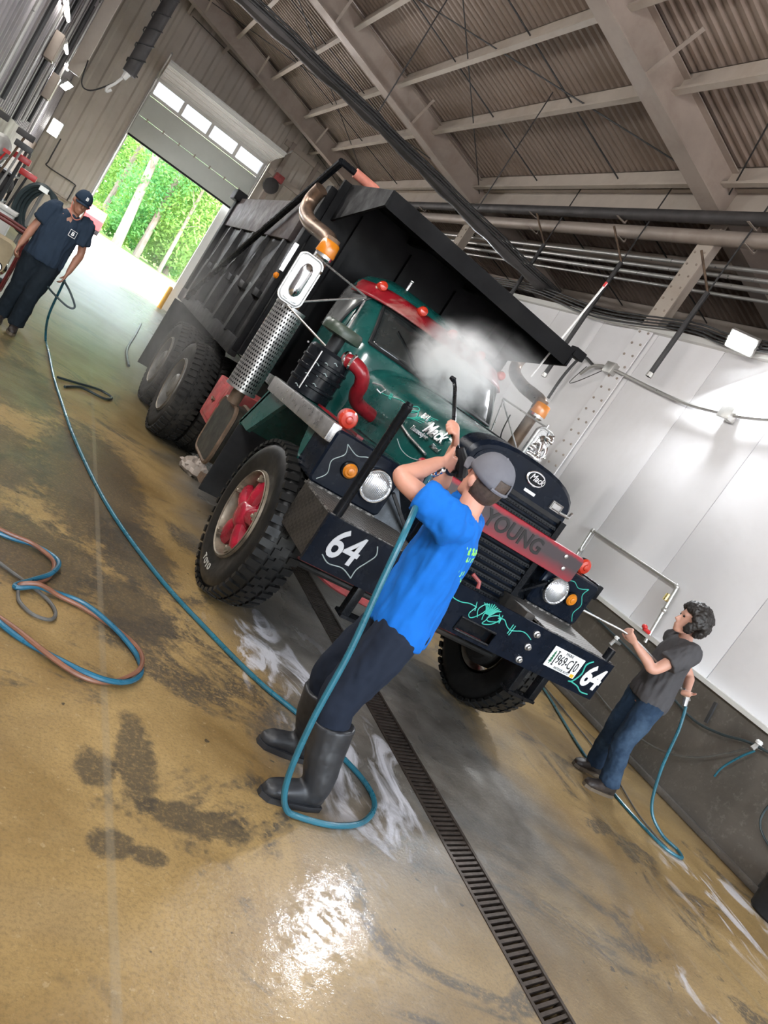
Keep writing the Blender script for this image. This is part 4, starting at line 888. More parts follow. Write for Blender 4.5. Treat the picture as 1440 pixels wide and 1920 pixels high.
M['skin_a'] = m_skin('fair_skin', (.56, .27, .19)); M['skin_b'] = m_skin('tanned_skin', (.40, .19, .125)); M['skin_c'] = m_skin('light_skin', (.60, .32, .235))
M['blue_tee'] = m_cloth('blue_cotton', (.008, .13, .50)); M['navy_work'] = m_cloth('navy_workwear', (.012, .017, .030)); M['slate_tee'] = m_cloth('slate_cotton', (.025, .04, .065)); M['black_work'] = m_cloth('black_trousers', (.012, .018, .025))
M['grey_tee'] = m_cloth('charcoal_cotton', (.075, .072, .076)); M['denim'] = m_cloth('blue_denim', (.022, .042, .078), .3, 40, (.07, .115, .18)); M['cap_grey'] = m_cloth('grey_cap', (.15, .15, .17)); M['cap_navy'] = m_cloth('navy_cap', (.02, .035, .06))
M['boot'] = paint('rubber_boot', (.022, .023, .026), .42, 0, .15, 8); M['leather'] = paint('dark_leather', (.035, .026, .022), .5, 0, .3, 10); M['sole'] = paint('boot_sole', (.12, .09, .06), .7, 0, .2, 9)
M['hair_dark'] = paint('dark_hair', (.022, .018, .016), .5, 0, .4, 60); M['hair_brown'] = paint('brown_hair', (.06, .04, .03), .6, 0, .4, 60)
M['lime'] = paint('lime_print', (.25, .75, .12), .6, 0, .2, 30)
V = lambda *a: Vector(a)
def remesh(name, mb, mat, parent, vox, smooth=4, disp=None, seed=0, **props):
    me = bpy.data.meshes.new('tmp'); me.from_pydata(mb.v, [], mb.f)
    bm = bmesh.new(); bm.from_mesh(me); bmesh.ops.recalc_face_normals(bm, faces=bm.faces); bm.to_mesh(me); bm.free()
    o = bpy.data.objects.new('tmp', me); COL.objects.link(o)
    md = o.modifiers.new('r', 'REMESH'); md.mode = 'VOXEL'; md.voxel_size = vox
    sm = o.modifiers.new('s', 'SMOOTH'); sm.iterations = smooth; sm.factor = .5
    m2 = bpy.data.meshes.new_from_object(o.evaluated_get(bpy.context.evaluated_depsgraph_get())); bpy.data.objects.remove(o); bpy.data.meshes.remove(me)
    v = [p.co.copy() for p in m2.vertices]
    if disp:
        nn = [p.normal.copy() for p in m2.vertices]; v = [p+n*disp(p, n) for p, n in zip(v, nn)]
    f = [tuple(p.vertices) for p in m2.polygons]; bpy.data.meshes.remove(m2)
    return mkobj(name, [tuple(p) for p in v], f, mat, parent, sharp=2.5, **props)
def wrinkle(amp, sc=(9, 9, 9), seed=0):
    def d(p, n):
        q = V(p.x*sc[0]+seed, p.y*sc[1], p.z*sc[2])
        return amp*(noise.noise(q)+.5*noise.noise(q*2.3))+.35*amp*noise.noise(q*4.1)
    return d
def limb(mb, pts, rad, n=14, flat=1., k=6):
    P_ = spline(pts, k); L = len(P_)-1; R_ = [float(np.interp(i/L*(len(pts)-1), range(len(pts)), rad)) for i in range(L+1)]
    mb.tube(P_, R_, n, True, flat)
def torso(mb, hip, sh, fh, fs, levels, n=22):
    hip, sh = Vector(hip), Vector(sh); rings = []
    for t, a, b, dx in levels:
        tt = min(1, max(0, t)); f_ = (Vector(fh)*(1-tt)+Vector(fs)*tt).normalized(); r_ = V(f_.y, -f_.x, 0); c = hip+(sh-hip)*t+f_*dx
        rings.append([c+r_*a*math.copysign(abs(math.cos(q))**.85, math.cos(q))+f_*b*math.sin(q) for q in [2*PI*j/n for j in range(n)]])
    mb.loft(rings)
def head(mb, c, f, up, s=1.):
    c, f, up = Vector(c), Vector(f).normalized(), Vector(up).normalized(); f = (f-up*f.dot(up)).normalized(); r_ = f.cross(up); rings = []
    for h, w, fr, bk in ((-.122, .022, .082, -.05), (-.112, .038, .092, -.02), (-.085, .052, .094, .03), (-.05, .062, .095, .072), (-.01, .069, .092, .092), (.03, .074, .098, .102), (.065, .072, .092, .10), (.095, .06, .072, .082), (.115, .035, .04, .05), (.122, .012, .012, .02)):
        m_, hd_ = (fr-bk)/2, (fr+bk)/2
        rings.append([c+up*h*s+f*(m_+hd_*math.sin(q))*s+r_*w*s*math.cos(q) for q in [2*PI*j/20 for j in range(20)]])
    mb.loft(rings)
    mb.tube([c+f*.09*s+up*.025*s, c+f*.108*s-up*.005*s, c+f*.122*s-up*.03*s, c+f*.10*s-up*.04*s], [.008*s, .010*s, .014*s, .010*s], 8)      # nose
    for q in (-1, 1):
        mb.tube([c+f*.090*s+up*.033*s+r_*q*.012*s, c+f*.085*s+up*.035*s+r_*q*.045*s], .010*s, 6)                                            # brow
        mb.ball(c-f*.005*s-up*.012*s+r_*q*.074*s, .024*s, 10, 8, (.9, .9, 1.35))                                                             # ear
    mb.tube([c+f*.095*s-up*.066*s-r_*.022*s, c+f*.103*s-up*.066*s, c+f*.095*s-up*.066*s+r_*.022*s], .007*s, 6); mb.tube([c+f*.092*s-up*.080*s-r_*.018*s, c+f*.100*s-up*.080*s, c+f*.092*s-up*.080*s+r_*.018*s], .0075*s, 6)
    return f, r_, up
def hand(mb, wrist, d, n, side, curl=.6, spread=.1, thumb=.7, s=1.):
    """d towards the fingers, n out of the palm, side +1: thumb on d x n side"""
    w, d, n = Vector(wrist), Vector(d).normalized(), Vector(n).normalized(); n = (n-d*n.dot(d)).normalized(); t = d.cross(n)*side
    rings = []
    for a, hw, th in ((-.02, .027, .021), (.01, .031, .019), (.04, .040, .016), (.075, .043, .014), (.095, .040, .011)):
        rings.append([w+d*a*s+t*hw*s*math.cos(q)+n*th*s*math.sin(q) for q in [2*PI*j/14 for j in range(14)]])
    mb.loft(rings)
    for i, (off, L) in enumerate(((.031, .070), (.0105, .078), (-.0105, .072), (-.031, .056))):
        p = w+d*.086*s+t*off*s; dr = (d+t*spread*(off/.031)).normalized(); pts = [p]; nn = n.copy()
        for seg, fr in enumerate((.45, .32, .23)):
            ang = curl*(.7 if seg == 0 else 1.)*(1+.06*i); dr = (dr*math.cos(ang)+nn*math.sin(ang)).normalized(); nn = (nn-dr*nn.dot(dr)).normalized()
            p = p+dr*L*s*fr; pts.append(p)
        mb.tube(pts, [.0105*s, .0098*s, .009*s, .0075*s], 10)
    p = w+d*.02*s+t*.03*s; dr = (d*.6+t*.75+n*.35*thumb).normalized(); pts = [w+d*.005*s+t*.012*s, p]
    for fr, bend in ((.036, .15), (.030, .5), (.024, .5)):
        dr = (dr+n*bend*thumb+d*.25).normalized(); p = p+dr*fr*s; pts.append(p)
    mb.tube(pts, [.018*s, .0155*s, .0125*s, .011*s, .0085*s], 10)
def person(label, loc, J, skin, vox=.0075):
    t = thing('person', label, 'person', loc, 'people washing the truck')
    mb = MB(); fh, fs = Vector(J['fh']), Vector(J['fs']); hip, sh = Vector(J['hip']), Vector(J['sh'])
    torso(mb, hip, sh, fh, fs, [(-.22, .10, .08, 0), (-.08, .155, .115, -.01), (.05, .165, .118, -.01), (.4, .14, .10, 0), (.75, .165, .115, 0), (.92, .165, .10, 0), (1.02, .11, .08, 0), (1.1, .062, .062, .0)])
    hc = Vector(J['head']); limb(mb, [sh+V(0, 0, -.04), sh+(hc-sh)*.35+V(0, 0, .0), hc-Vector(J.get('hup', (0, 0, 1)))*.05], [.066, .057, .055])
    hf, hr, hup = head(mb, hc, J['hf'], J.get('hup', (0, 0, 1)))
    for sd, k in (('L', 1), ('R', -1)):
        S, E_, W_ = Vector(J['sh'+sd]), Vector(J['el'+sd]), Vector(J['wr'+sd]); limb(mb, [S, S+(E_-S)*.5, E_, E_+(W_-E_)*.35, W_], [.058, .05, .041, .043, .027])
        hn = J['hand'+sd]; hand(mb, W_+(Vector(hn[0]).normalized())*.015, hn[0], hn[1], k*hn[2], hn[3])
        Hj = hip+V(fh.y, -fh.x, 0)*(-k)*.095-V(0, 0, .03); K, A_ = Vector(J['kn'+sd]), Vector(J['an'+sd]); limb(mb, [Hj, (Hj+K)/2, K, K+(A_-K)*.35, A_], [.085, .075, .055, .052, .036])
    body = remesh('body', mb, skin, t, vox)
    return t, body, hc, hf, hr, hup
def shirt(t, J, mat, sleeve=.62, hem=-.08, fat=1., seed=0, coll=1.0):
    mb = MB(); hip, sh = Vector(J['hip']), Vector(J['sh'])
    L = [(hem, .185*fat, .135*fat, -.005), (hem+.12, .185*fat, .138*fat, 0), (.35, .172*fat, .128*fat, 0), (.62, .18*fat, .13*fat, .0), (.82, .192, .128, 0), (.96, .175, .10, 0), (1.04, .10*coll, .082*coll, 0), (1.075, .074*coll, .072*coll, 0)]
    torso(mb, hip, sh, J['fh'], J['fs'], L)
    for sd in 'LR':
        S, E_ = Vector(J['sh'+sd]), Vector(J['el'+sd]); e = S+(E_-S)*sleeve; inn = (sh-S)*.35
        limb(mb, [S+inn, S, S+(e-S)*.5, e], [.085, .090, .088, .088], 14)
    f_ = Vector(J['fs'])
    return remesh('shirt', mb, mat, t, .011, 5, wrinkle(.019, (11, 11, 2.8), seed))
def trousers(t, J, mat, low=1., seed=0, rad=(.112, .10, .078, .074, .078)):
    mb = MB(); hip = Vector(J['hip']); fh = Vector(J['fh'])
    torso(mb, hip, J['sh'], J['fh'], J['fh'], [(-.20, .13, .10, 0), (-.06, .178, .132, -.01), (.06, .178, .130, -.008), (.2, .162, .12, 0)])
    for sd, k in (('L', 1), ('R', -1)):
        Hj = hip+V(fh.y, -fh.x, 0)*(-k)*.09-V(0, 0, .03); K, A_ = Vector(J['kn'+sd]), Vector(J['an'+sd]); A2 = K+(A_-K)*low
        limb(mb, [Hj, (Hj+K)/2, K, (K+A2)/2, A2], rad)
    return remesh('trousers', mb, mat, t, .011, 5, wrinkle(.011, (10, 10, 6), seed))
def shoe(t, ank, toe, mat, name='boot', shaft=0., solem='sole', fat=1.):
    ank, toe = Vector(ank), Vector(toe); d = V(toe.x-ank.x, toe.y-ank.y, 0); L = d.length; d.normalize(); r_ = V(d.y, -d.x, 0); c = V(ank.x, ank.y, 0); mb = MB(); rings = []
    for a, w, h in ((-.075, .025, .06), (-.06, .036, .085), (-.02, .042, .10), (.04, .043, .098), (.10, .046, .08), (.16, .049, .066), (L-.03, .044, .055), (L, .022, .04)):
        rings.append([c+d*a+r_*w*fat*math.copysign(abs(math.cos(q))**.7, math.cos(q))+V(0, 0, h*fat/2+.012+h*fat/2*math.sin(q)) for q in [2*PI*j/16 for j in range(16)]])
    mb.loft(rings)
    limb(mb, [c+V(0, 0, .05)+d*.0, ank+V(0, 0, .04)] if not shaft else [c+V(0, 0, .05), c+V(0, 0, .13), ank+(V(*shaft)-ank)*.55, V(*shaft)], [.047*fat, .05*fat] if not shaft else [.055*fat, .066*fat, .084*fat, .092*fat])
    o = remesh(name, mb, mat, t, .009, 4, wrinkle(.003, (14, 14, 14)))
    sb = MB(); sb.loft([[c+d*a_+r_*w_*fat+V(0, 0, z) for a_, w_ in ((-.08, -.03), (-.08, .03), (0, .046), (.10, .05), (L-.03, .046), (L+.006, .015), (L+.006, -.015), (L-.03, -.046), (.10, -.05), (0, -.046))] for z in (.001, .028)])
    sb.build('sole', solem, o); return o
def cap(t, c, f, r_, up, mat, tilt=.0, brim=True, hole=True, s=1.):
    mb = MB(); rings = []; n = 28
    for q in [i/9*PI/2*.98 for i in range(10)]:
        rings.append([c+up*(.022+.112*math.sin(q))*s+f*(.0+.107*math.sin(a)*math.cos(q)**.8)*s+r_*.088*math.cos(a)*math.cos(q)**.8*s for a in [2*PI*j/n for j in range(n)]])
    vs = [p for r0 in rings for p in r0]; fs = []
    for i in range(9):
        for j in range(n):
            a = 2*PI*(j+.5)/n
            if hole and i < 3 and math.sin(a) < -.86: continue      # strap opening at the back
            fs.append((i*n+j, i*n+(j+1) % n, (i+1)*n+(j+1) % n, (i+1)*n+j))
    fs.append(tuple(9*n+j for j in range(n)))
    o = mkobj('cap', vs, fs, mat, t, solid=.005, sharp=2.)
    if brim:
        b_ = MB(); b_.grid(lambda u, v: c+up*(.024-.012*v-.022*abs(u*2-1)**2)*s+f*(.09*math.cos((u-.5)*1.9)+.075*v*math.cos((u-.5)*2.2))*s+r_*(u-.5)*.165*(1-.12*v)*s, 12, 5); b_.build('cap_brim', mat, o, solid=.005)
    if hole:
        st = MB(); st.tube([c+up*.028*s+f*.107*math.sin(a)*s+r_*.088*math.cos(a)*s for a in [-PI/2-.55+.11*i for i in range(11)]], .008, 6); st.build('cap_strap', mat, o)
    MBb = MB(); MBb.ball(c+up*.136*s, .008, 8, 6); MBb.build('cap_button', mat, o); return o
# ---- man in blue, spraying the windscreen
f1 = V(-.95, .3, 0).normalized(); f2 = V(-.76, .65, 0).normalized()
J = dict(fh=f1, fs=f2, hip=(1.90, 2.65, .93), sh=(1.87, 2.655, 1.44), head=(1.868, 2.665, 1.635), hf=V(-.16, .92, .30), hup=V(-.02, -.30, 1),
         shL=(1.745, 2.515, 1.425), shR=(1.985, 2.80, 1.435), elL=(1.50, 2.655, 1.47), wrL=(1.705, 2.815, 1.60), elR=(1.875, 2.945, 1.455), wrR=(1.815, 2.955, 1.69),
         handL=(V(.85, .35, .15), V(-.35, .9, 0), 1, .95), handR=(V(-.55, -.3, .6), V(-.63, .42, -.37), 1, 1.1),
         knL=(1.80, 2.555, .50), anL=(1.90, 2.48, .09), knR=(1.86, 2.80, .50), anR=(1.96, 2.83, .09))
pb, body, hc, hf, hr, hup = person('man in bright blue t-shirt and grey cap spraying the windscreen', (1.9, 2.65, 0), J, 'skin_a', .0065)
shirt(pb, J, 'blue_tee', .66, -.13, 1.06, 3); trousers(pb, J, 'navy_work', .55, 5, (.118, .112, .096, .082, .060))
shoe(pb, (1.91, 2.485, .09), (1.675, 2.475, 0), 'boot', 'rubber_boot', (1.835, 2.535, .40), 'boot', 1.12); shoe(pb, (1.97, 2.835, .09), (1.76, 2.86, 0), 'boot', 'rubber_boot', (1.88, 2.81, .40), 'boot', 1.12)
cap(pb, hc, hf, hr, hup, 'cap_grey', s=1.06)
hm = MB(); hrr = []
for h, k in ((-.062, .74), (-.045, .90), (-.015, 1.0), (.03, 1.03), (.07, 1.0), (.105, .72)):
    hrr.append([hc+hup*h+hf*.103*k*math.sin(a)+hr*.0765*k*math.cos(a) for a in [PI+.22+(PI-.44)*j/14 for j in range(15)]])
hm.loft(hrr, closed=False); hm.build('hair', 'hair_brown', pb, solid=.006, sharp=2.)
sh_ = [o for o in pb.children if o.name.startswith('shirt')][0]; sh_.data.materials.append(M['lime']); off_ = WL[sh_.name]
for fc in sh_.data.polygons:                         # small lime print between the shoulder blades
    c_ = fc.center+off_
    for z0, z1, y0, y1 in ((1.345, 1.375, 2.50, 2.60), (1.315, 1.335, 2.52, 2.60), (1.245, 1.265, 2.51, 2.58), (1.215, 1.230, 2.53, 2.60)):
        if z0 < c_.z < z1 and y0 < c_.y < y1 and fc.normal.x > .3 and math.sin(c_.y*190) > -.5: fc.material_index = 1
# pressure gun and lance
gun = thing('spray_lance', 'black pressure washer lance held up towards the windscreen', 'spray lance', (1.9, 2.98, 1.6))
lance = spline([(1.87, 2.91, 1.64), (1.80, 2.93, 1.705), (1.757, 2.955, 1.742), (1.775, 3.03, 1.79), (1.83, 3.22, 1.87), (1.90, 3.42, 1.94), (1.895, 3.47, 1.975)], 6); MB().tube(lance, .0105, 8).build('lance_tube', 'tblack', gun)
MB().tube([lance[-1], lance[-1]+V(-.012, .02, .004)], [.016, .012], 10).build('nozzle', 'tblack', gun)
MB().tube([(1.82, 2.925, 1.70), (1.87, 2.91, 1.65), (1.90, 2.90, 1.59)], [.022, .034, .026], 10).build('gun_grip', 'rubber', gun)
q = MB(); d0 = V(1.67, 2.77, 1.535); q.lathe([(.016, 0), (.016, .02), (.023, .024), (.023, .05), (.017, .054), (.017, .075), (.021, .08), (.021, .1)], d0, V(.16, .12, .1), 14); q.build('quick_coupling', 'chrome', gun)
MB().tube(spline([(1.755, 2.83, 1.59), (1.83, 2.88, 1.58), (1.885, 2.92, 1.62)], 5), .012, 8).build('gun_inlet', 'tblack', gun)
# ---- man on the right
f1 = V(-.97, .22, 0).normalized(); f2 = V(-.80, .6, 0).normalized()
J = dict(fh=f1, fs=f2, hip=(5.24, 3.87, .88), sh=(5.20, 3.87, 1.375), head=(5.10, 3.865, 1.555), hf=V(-.93, .42, .02), hup=V(-.05, 0, 1),
         shL=(5.115, 3.715, 1.35), shR=(5.285, 4.025, 1.36), elL=(4.92, 3.74, 1.10), wrL=(4.73, 3.86, 1.185), elR=(5.49, 3.86, 1.17), wrR=(5.41, 3.74, 1.08),
         handL=(V(-.8, .3, .35), V(.1, .6, .6), 1, .95), handR=(V(-.6, -.5, -.2), V(-.2, .3, .9), 1, .8),
         knL=(5.19, 3.76, .46), anL=(5.30, 3.72, .09), knR=(5.28, 3.97, .46), anR=(5.42, 4.02, .09))
pr, body, hc, hf, hr, hup = person('man with dark curly hair in charcoal t-shirt and jeans by the white wall', (5.28, 3.87, 0), J, 'skin_c', .009)
shirt(pr, J, 'grey_tee', .62, -.12, 1.06, 13); trousers(pr, J, 'denim', .98, 15, (.115, .102, .085, .082, .088))
shoe(pr, (5.33, 3.72, .09), (5.08, 3.735, 0), 'leather', 'work_boot', fat=1.1); shoe(pr, (5.44, 4.02, .09), (5.22, 4.04, 0), 'leather', 'work_boot', fat=1.1)
hb = MB(); rh = random.Random(5)
for i in range(260):
    th, ph = rh.uniform(0, 2*PI), rh.uniform(-.75, 1.45); dr = hf*math.cos(ph)*math.sin(th)+hr*math.cos(ph)*math.cos(th)+hup*math.sin(ph)
    if dr.dot(hf) > .42 and ph < .55: continue
    hb.ball(hc+hup*.025-hf*.015+V(dr.x*.118, dr.y*.118, dr.z*.122), rh.uniform(.024, .042), 7, 5)
remesh('hair', hb, 'hair_dark', pr, .008, 1, wrinkle(.008, (60, 60, 60)))
for q_ in (-1, 1): MB().ball(hc+hf*.088+hup*.018+hr*q_*.030, .010, 8, 6).build('eye', 'tblack', pr)
lw_ = thing('spray_lance', 'thin pale spray lance held by the man in charcoal t-shirt', 'spray lance', (4.9, 3.85, 1.0))
MB().tube(spline([(5.42, 3.68, 1.03), (5.36, 3.70, 1.06), (5.0, 3.80, 1.15), (4.68, 3.89, 1.215), (4.4, 3.98, 1.20), (4.22, 4.06, 1.18)], 6), .009, 8).build('lance_tube', 'alum', lw_)
MB().tube([(5.30, 3.70, 1.08), (5.36, 3.68, 1.05), (5.38, 3.66, .98)], [.02, .026, .02], 10).build('gun_grip', 'chrome', lw_)
# ---- man on the left by the door
f1 = V(.08, -1, 0).normalized(); f2 = V(.12, -1, 0).normalized()
J = dict(fh=f1, fs=f2, hip=(-.03, 9.25, .90), sh=(0, 9.24, 1.43), head=(.03, 9.19, 1.615), hf=V(.25, -1, -.35), hup=V(.05, -.15, 1),
         shL=(.175, 9.26, 1.415), shR=(-.175, 9.22, 1.405), elL=(.265, 9.27, 1.13), elR=(-.25, 9.2, 1.12), wrL=(.245, 9.16, .89), wrR=(-.28, 9.10, .895),
         handL=(V(-.1, -.15, -1), V(-1, 0, 0), 1, .5), handR=(V(-.05, -.3, -1), V(1, .0, 0), 1, .85),
         knL=(.04, 9.17, .48), anL=(.045, 9.22, .09), knR=(-.11, 9.28, .48), anR=(-.12, 9.38, .09))
pm_, body, hc, hf, hr, hup = person('man in dark slate t-shirt and navy cap walking in beside the far doorway', (-.03, 9.25, 0), J, 'skin_b', .009)
shirt(pm_, J, 'slate_tee', .68, -.10, 1.12, 23); trousers(pm_, J, 'black_work', .99, 25, (.118, .108, .09, .085, .09))
shoe(pm_, (.045, 9.23, .09), (.05, 9.02, 0), 'leather', 'shoe', fat=1.05); shoe(pm_, (-.12, 9.39, .09), (-.13, 9.18, 0), 'leather', 'shoe', fat=1.05)
cp = cap(pm_, hc, hf, hr, hup, 'cap_navy', hole=False)
text('cap_logo', 'B', 'letter', .05, hc+hf*.112+hup*.075, -hr, hup, pm_, .002, .002)
text('chest_logo', 'B', 'letter', .055, (.10, 9.085, 1.28), (1, 0, 0), (0, 0, 1), pm_, .003, .002)
sq = MB(); sq.tube([(.065, 9.09, 1.245), (.135, 9.095, 1.245), (.135, 9.10, 1.315), (.065, 9.095, 1.315), (.065, 9.09, 1.245)], .004, 5); sq.build('logo_frame', 'letter', pm_)
MB().tube(spline([hc+hr*.075-hup*.05-hf*.02, hc+hr*.06-hup*.14+hf*.06, hc-hup*.18+hf*.10, hc-hr*.06-hup*.14+hf*.06, hc-hr*.075-hup*.05-hf*.02], 5), .006, 6).build('ear_plug_cord', 'pinktarp', pm_)
for q_ in (-1, 1): MB().ball(hc+hf*.088+hup*.018+hr*q_*.030, .010, 8, 6).build('eye', 'tblack', pm_)
# ================================================================== hoses
M['hose_teal'] = paint('teal_hose', (.016, .12, .17), .32, 0, .2, 8, (.06, .10, .11), .4); M['hose_dark'] = paint('dark_hose', (.03, .045, .05), .4, 0, .3, 8); M['hose_copper'] = paint('copper_hose', (.20, .085, .05), .4, 0, .25, 9); M['hose_blue'] = paint('blue_hose', (.016, .11, .18), .35, 0, .2, 9); M['hose_grey'] = paint('dull_grey_hose', (.10, .095, .085), .6, 0, .3, 9)
def hose(name, label, pts, r, mat, n=8, k=8, cat='hose', group=None):
    o = MB().tube(spline(pts, k), r, n).build(name, mat); return tag(o, label, cat, group)
hz = .016
hose('pressure_hose', 'teal pressure hose hanging from the lance and looping on the floor by the rubber boots',
     [(1.67, 2.77, 1.535), (1.60, 2.62, 1.46), (1.525, 2.44, 1.32), (1.535, 2.39, 1.10), (1.575, 2.36, .80), (1.60, 2.34, .48), (1.66, 2.34, .20), (1.75, 2.36, .05), (1.86, 2.37, hz), (2.05, 2.38, hz), (2.24, 2.46, hz), (2.38, 2.62, hz), (2.38, 2.80, hz), (2.25, 3.02, hz), (2.10, 3.22, hz), (1.89, 3.42, hz), (1.64, 3.78, hz), (1.35, 4.29, hz), (1.05, 5.11, hz), (.81, 6.25, hz), (.66, 7.3, hz), (.56, 8.1, hz), (.47, 9.1, hz), (.40, 9.8, hz), (.30, 9.6, .3), (.26, 9.3, .70), (.25, 9.15, .80)], .014, 'hose_teal', 10, 10)
hose('floor_hose', 'short dark hose tail kinked on the floor between the doorway man and the rear wheels', [(.60, 8.15, hz), (.80, 8.35, hz), (1.05, 8.6, hz), (1.2, 8.55, hz), (1.1, 8.3, hz), (.85, 8.25, hz), (.68, 7.9, hz)], .013, 'hose_dark')
hose('floor_hose', 'slack dark hose in the hand of the man in slate t-shirt', [(.24, 9.12, .80), (.34, 9.05, .74), (.46, 9.05, .62), (.40, 9.05, .58), (.22, 9.1, .62), (.10, 9.2, .66)], .012, 'hose_dark')
hose('floor_hose', 'long dark hose lying on the apron beside the rear wheels', [(2.2, 17.5, hz), (1.9, 15.0, hz), (1.6, 12.6, hz), (1.55, 11.2, hz)], .02, 'hose_dark')
# twisted pair looping in from the left
base = [(-1.4, 4.7, hz), (-.8, 4.4, hz), (-.2, 4.12, hz), (.20, 4.0, hz), (.45, 3.96, hz), (.60, 3.97, hz), (.72, 3.88, hz), (.70, 3.70, hz), (.62, 3.55, hz), (.55, 3.45, hz), (.63, 3.47, hz+.03), (.74, 3.52, hz), (.86, 3.51, hz), (.98, 3.44, hz), (1.09, 3.34, hz), (1.155, 3.22, hz), (1.15, 3.08, hz), (1.07, 2.96, hz), (.97, 2.90, hz), (.86, 2.90, hz), (.74, 2.95, hz), (.63, 3.01, hz), (.54, 3.07, hz), (.42, 3.16, hz), (.25, 3.28, hz), (-.3, 3.6, hz), (-.9, 4.05, hz), (-1.4, 4.5, hz)]
def twist(ph, amp=.013):
    P_ = spline(base, 7); out = []
    for i, p in enumerate(P_):
        d = (P_[min(i+1, len(P_)-1)]-P_[max(i-1, 0)]).normalized(); s_ = V(-d.y, d.x, 0); a = i*.16+ph
        out.append(p+s_*amp*math.cos(a)+V(0, 0, amp*.7*(1+math.sin(a))))
    return out
tag(MB().tube(twist(0), .0125, 8).build('twisted_hose', 'hose_blue'), 'blue hose of the twisted pair looping on the tan floor', 'hose', 'twisted hoses')
tag(MB().tube(twist(PI), .0115, 8).build('twisted_hose', 'hose_copper'), 'copper brown hose wound round the blue hose on the tan floor', 'hose', 'twisted hoses')
hose('floor_hose', 'small dull grey hose ring inside the twisted hose loop', [(-.3, 4.2, hz), (.30, 3.75, hz), (.5, 3.6, hz), (.68, 3.47, hz), (.74, 3.36, hz), (.72, 3.27, hz), (.64, 3.26, hz), (.575, 3.33, hz), (.56, 3.42, hz)], .009, 'hose_grey')
hose('pressure_hose', 'teal hose trailing from the lance of the man by the white wall', [(5.40, 3.66, .98), (5.42, 3.60, .80), (5.48, 3.55, .45), (5.58, 3.48, .15), (5.70, 3.36, .03), (5.78, 3.22, hz), (5.70, 3.12, hz), (5.55, 3.20, hz), (5.50, 3.45, hz), (5.50, 3.72, hz), (5.56, 4.0, hz), (5.62, 4.35, hz), (5.85, 4.95, hz), (6.1, 5.6, hz), (6.3, 6.5, hz)], .013, 'hose_teal')
hose('floor_hose', 'thin grey line lying parallel to the wall base', [(6.35, 6.8, hz), (6.1, 5.1, hz), (5.9, 4.2, hz), (5.62, 3.55, hz), (5.6, 3.2, hz)], .008, 'hose_grey')
# ================================================================== right wall fittings
pr_ = thing('wall_pipe', 'bent galvanised pipe loop fixed to the white wall beside the headlight', 'pipe', (6.62, 6.2, 1.1))
MB().tube([(6.62, 6.92, 1.30), (6.62, 6.95, 1.72), (6.62, 6.93, 1.735), (6.62, 5.44, 1.735), (6.62, 5.41, 1.72), (6.62, 5.32, 1.05)], .02, 10).build('pipe_run', 'pipe', pr_)
for p in ((6.62, 6.94, 1.73), (6.62, 5.42, 1.73), (6.62, 6.92, 1.45), (6.62, 5.37, 1.45)):
    q = MB(); q.ball(p, .034, 10, 8); q.build('pipe_fitting', 'pipe', pr_)
q = MB(); q.tube([(6.60, 5.40, 1.55), (6.56, 5.40, 1.55), (6.56, 5.40, 1.62)], [.02, .025, .02], 8); q.build('valve', 'brass', pr_)
q = MB(); q.tube([(6.60, 5.33, 1.16), (6.52, 5.36, 1.17)], .022, 8); q.ball((6.52, 5.36, 1.19), .034, 8, 6, (1, 1, .8)); q.build('red_valve_handle', 'red', pr_)
hose('wall_cable', 'upper dark cable sagging along the concrete upstand', [(6.58, 7.2, .98), (6.57, 6.0, .92), (6.56, 5.3, .88), (6.56, 4.63, .80), (6.56, 4.28, .77), (6.56, 3.99, .84), (6.56, 3.72, .95), (6.58, 3.3, 1.0), (6.58, 2.4, .95)], .013, 'hose_dark')
hose('wall_cable', 'lower grey cable drooping along the concrete upstand', [(6.58, 6.6, .5), (6.57, 5.4, .30), (6.56, 4.6, .28), (6.56, 4.1, .48), (6.56, 3.72, .90)], .010, 'hose_grey')
hose('wall_hose', 'short teal hose hanging from the white tap on the upstand', [(6.55, 3.66, .92), (6.54, 3.72, .80), (6.56, 3.80, .62), (6.58, 3.82, .5)], .010, 'hose_teal')
hose('wall_cable', 'dark cable dropping down the upstand near the black tub', [(6.58, 3.2, 1.0), (6.58, 3.3, .7), (6.58, 3.25, .45), (6.58, 2.9, .35), (6.58, 2.4, .35)], .010, 'hose_dark')
tp_ = thing('wall_tap', 'small white tap on the concrete upstand', 'tap', (6.58, 3.68, .9))
q = MB(); q.tube([(6.65, 3.68, .96), (6.55, 3.68, .96), (6.53, 3.68, .92)], .022, 10); q.build('tap_body', 'pipe', tp_); q = MB(); q.lathe([(.01, 0), (.03, .01), (.032, .03), (.02, .045)], (6.56, 3.68, .975), (0, 0, 1), 12); q.build('tap_knob', 'white', tp_)
tp_ = thing('wall_tap', 'grey tap on the upstand behind the truck bumper', 'tap', (6.58, 5.6, .75))
q = MB(); q.tube([(6.65, 5.6, .86), (6.55, 5.6, .86), (6.53, 5.6, .80)], .022, 10); q.build('tap_body', 'pipe', tp_); q = MB(); q.lathe([(.01, 0), (.03, .01), (.032, .03), (.02, .045)], (6.56, 5.6, .875), (0, 0, 1), 12); q.build('tap_knob', 'white', tp_)
tag(MB().beam((6.60, 4.25, 1.03), (6.60, 4.21, .82), .025, .03).build('wall_bracket', 'blackpipe'), 'small black bracket on the upstand beside the curly haired man', 'bracket')
tub = thing('rubber_tub', 'black rubber tub at the foot of the concrete upstand', 'tub', (6.42, 2.72, 0))
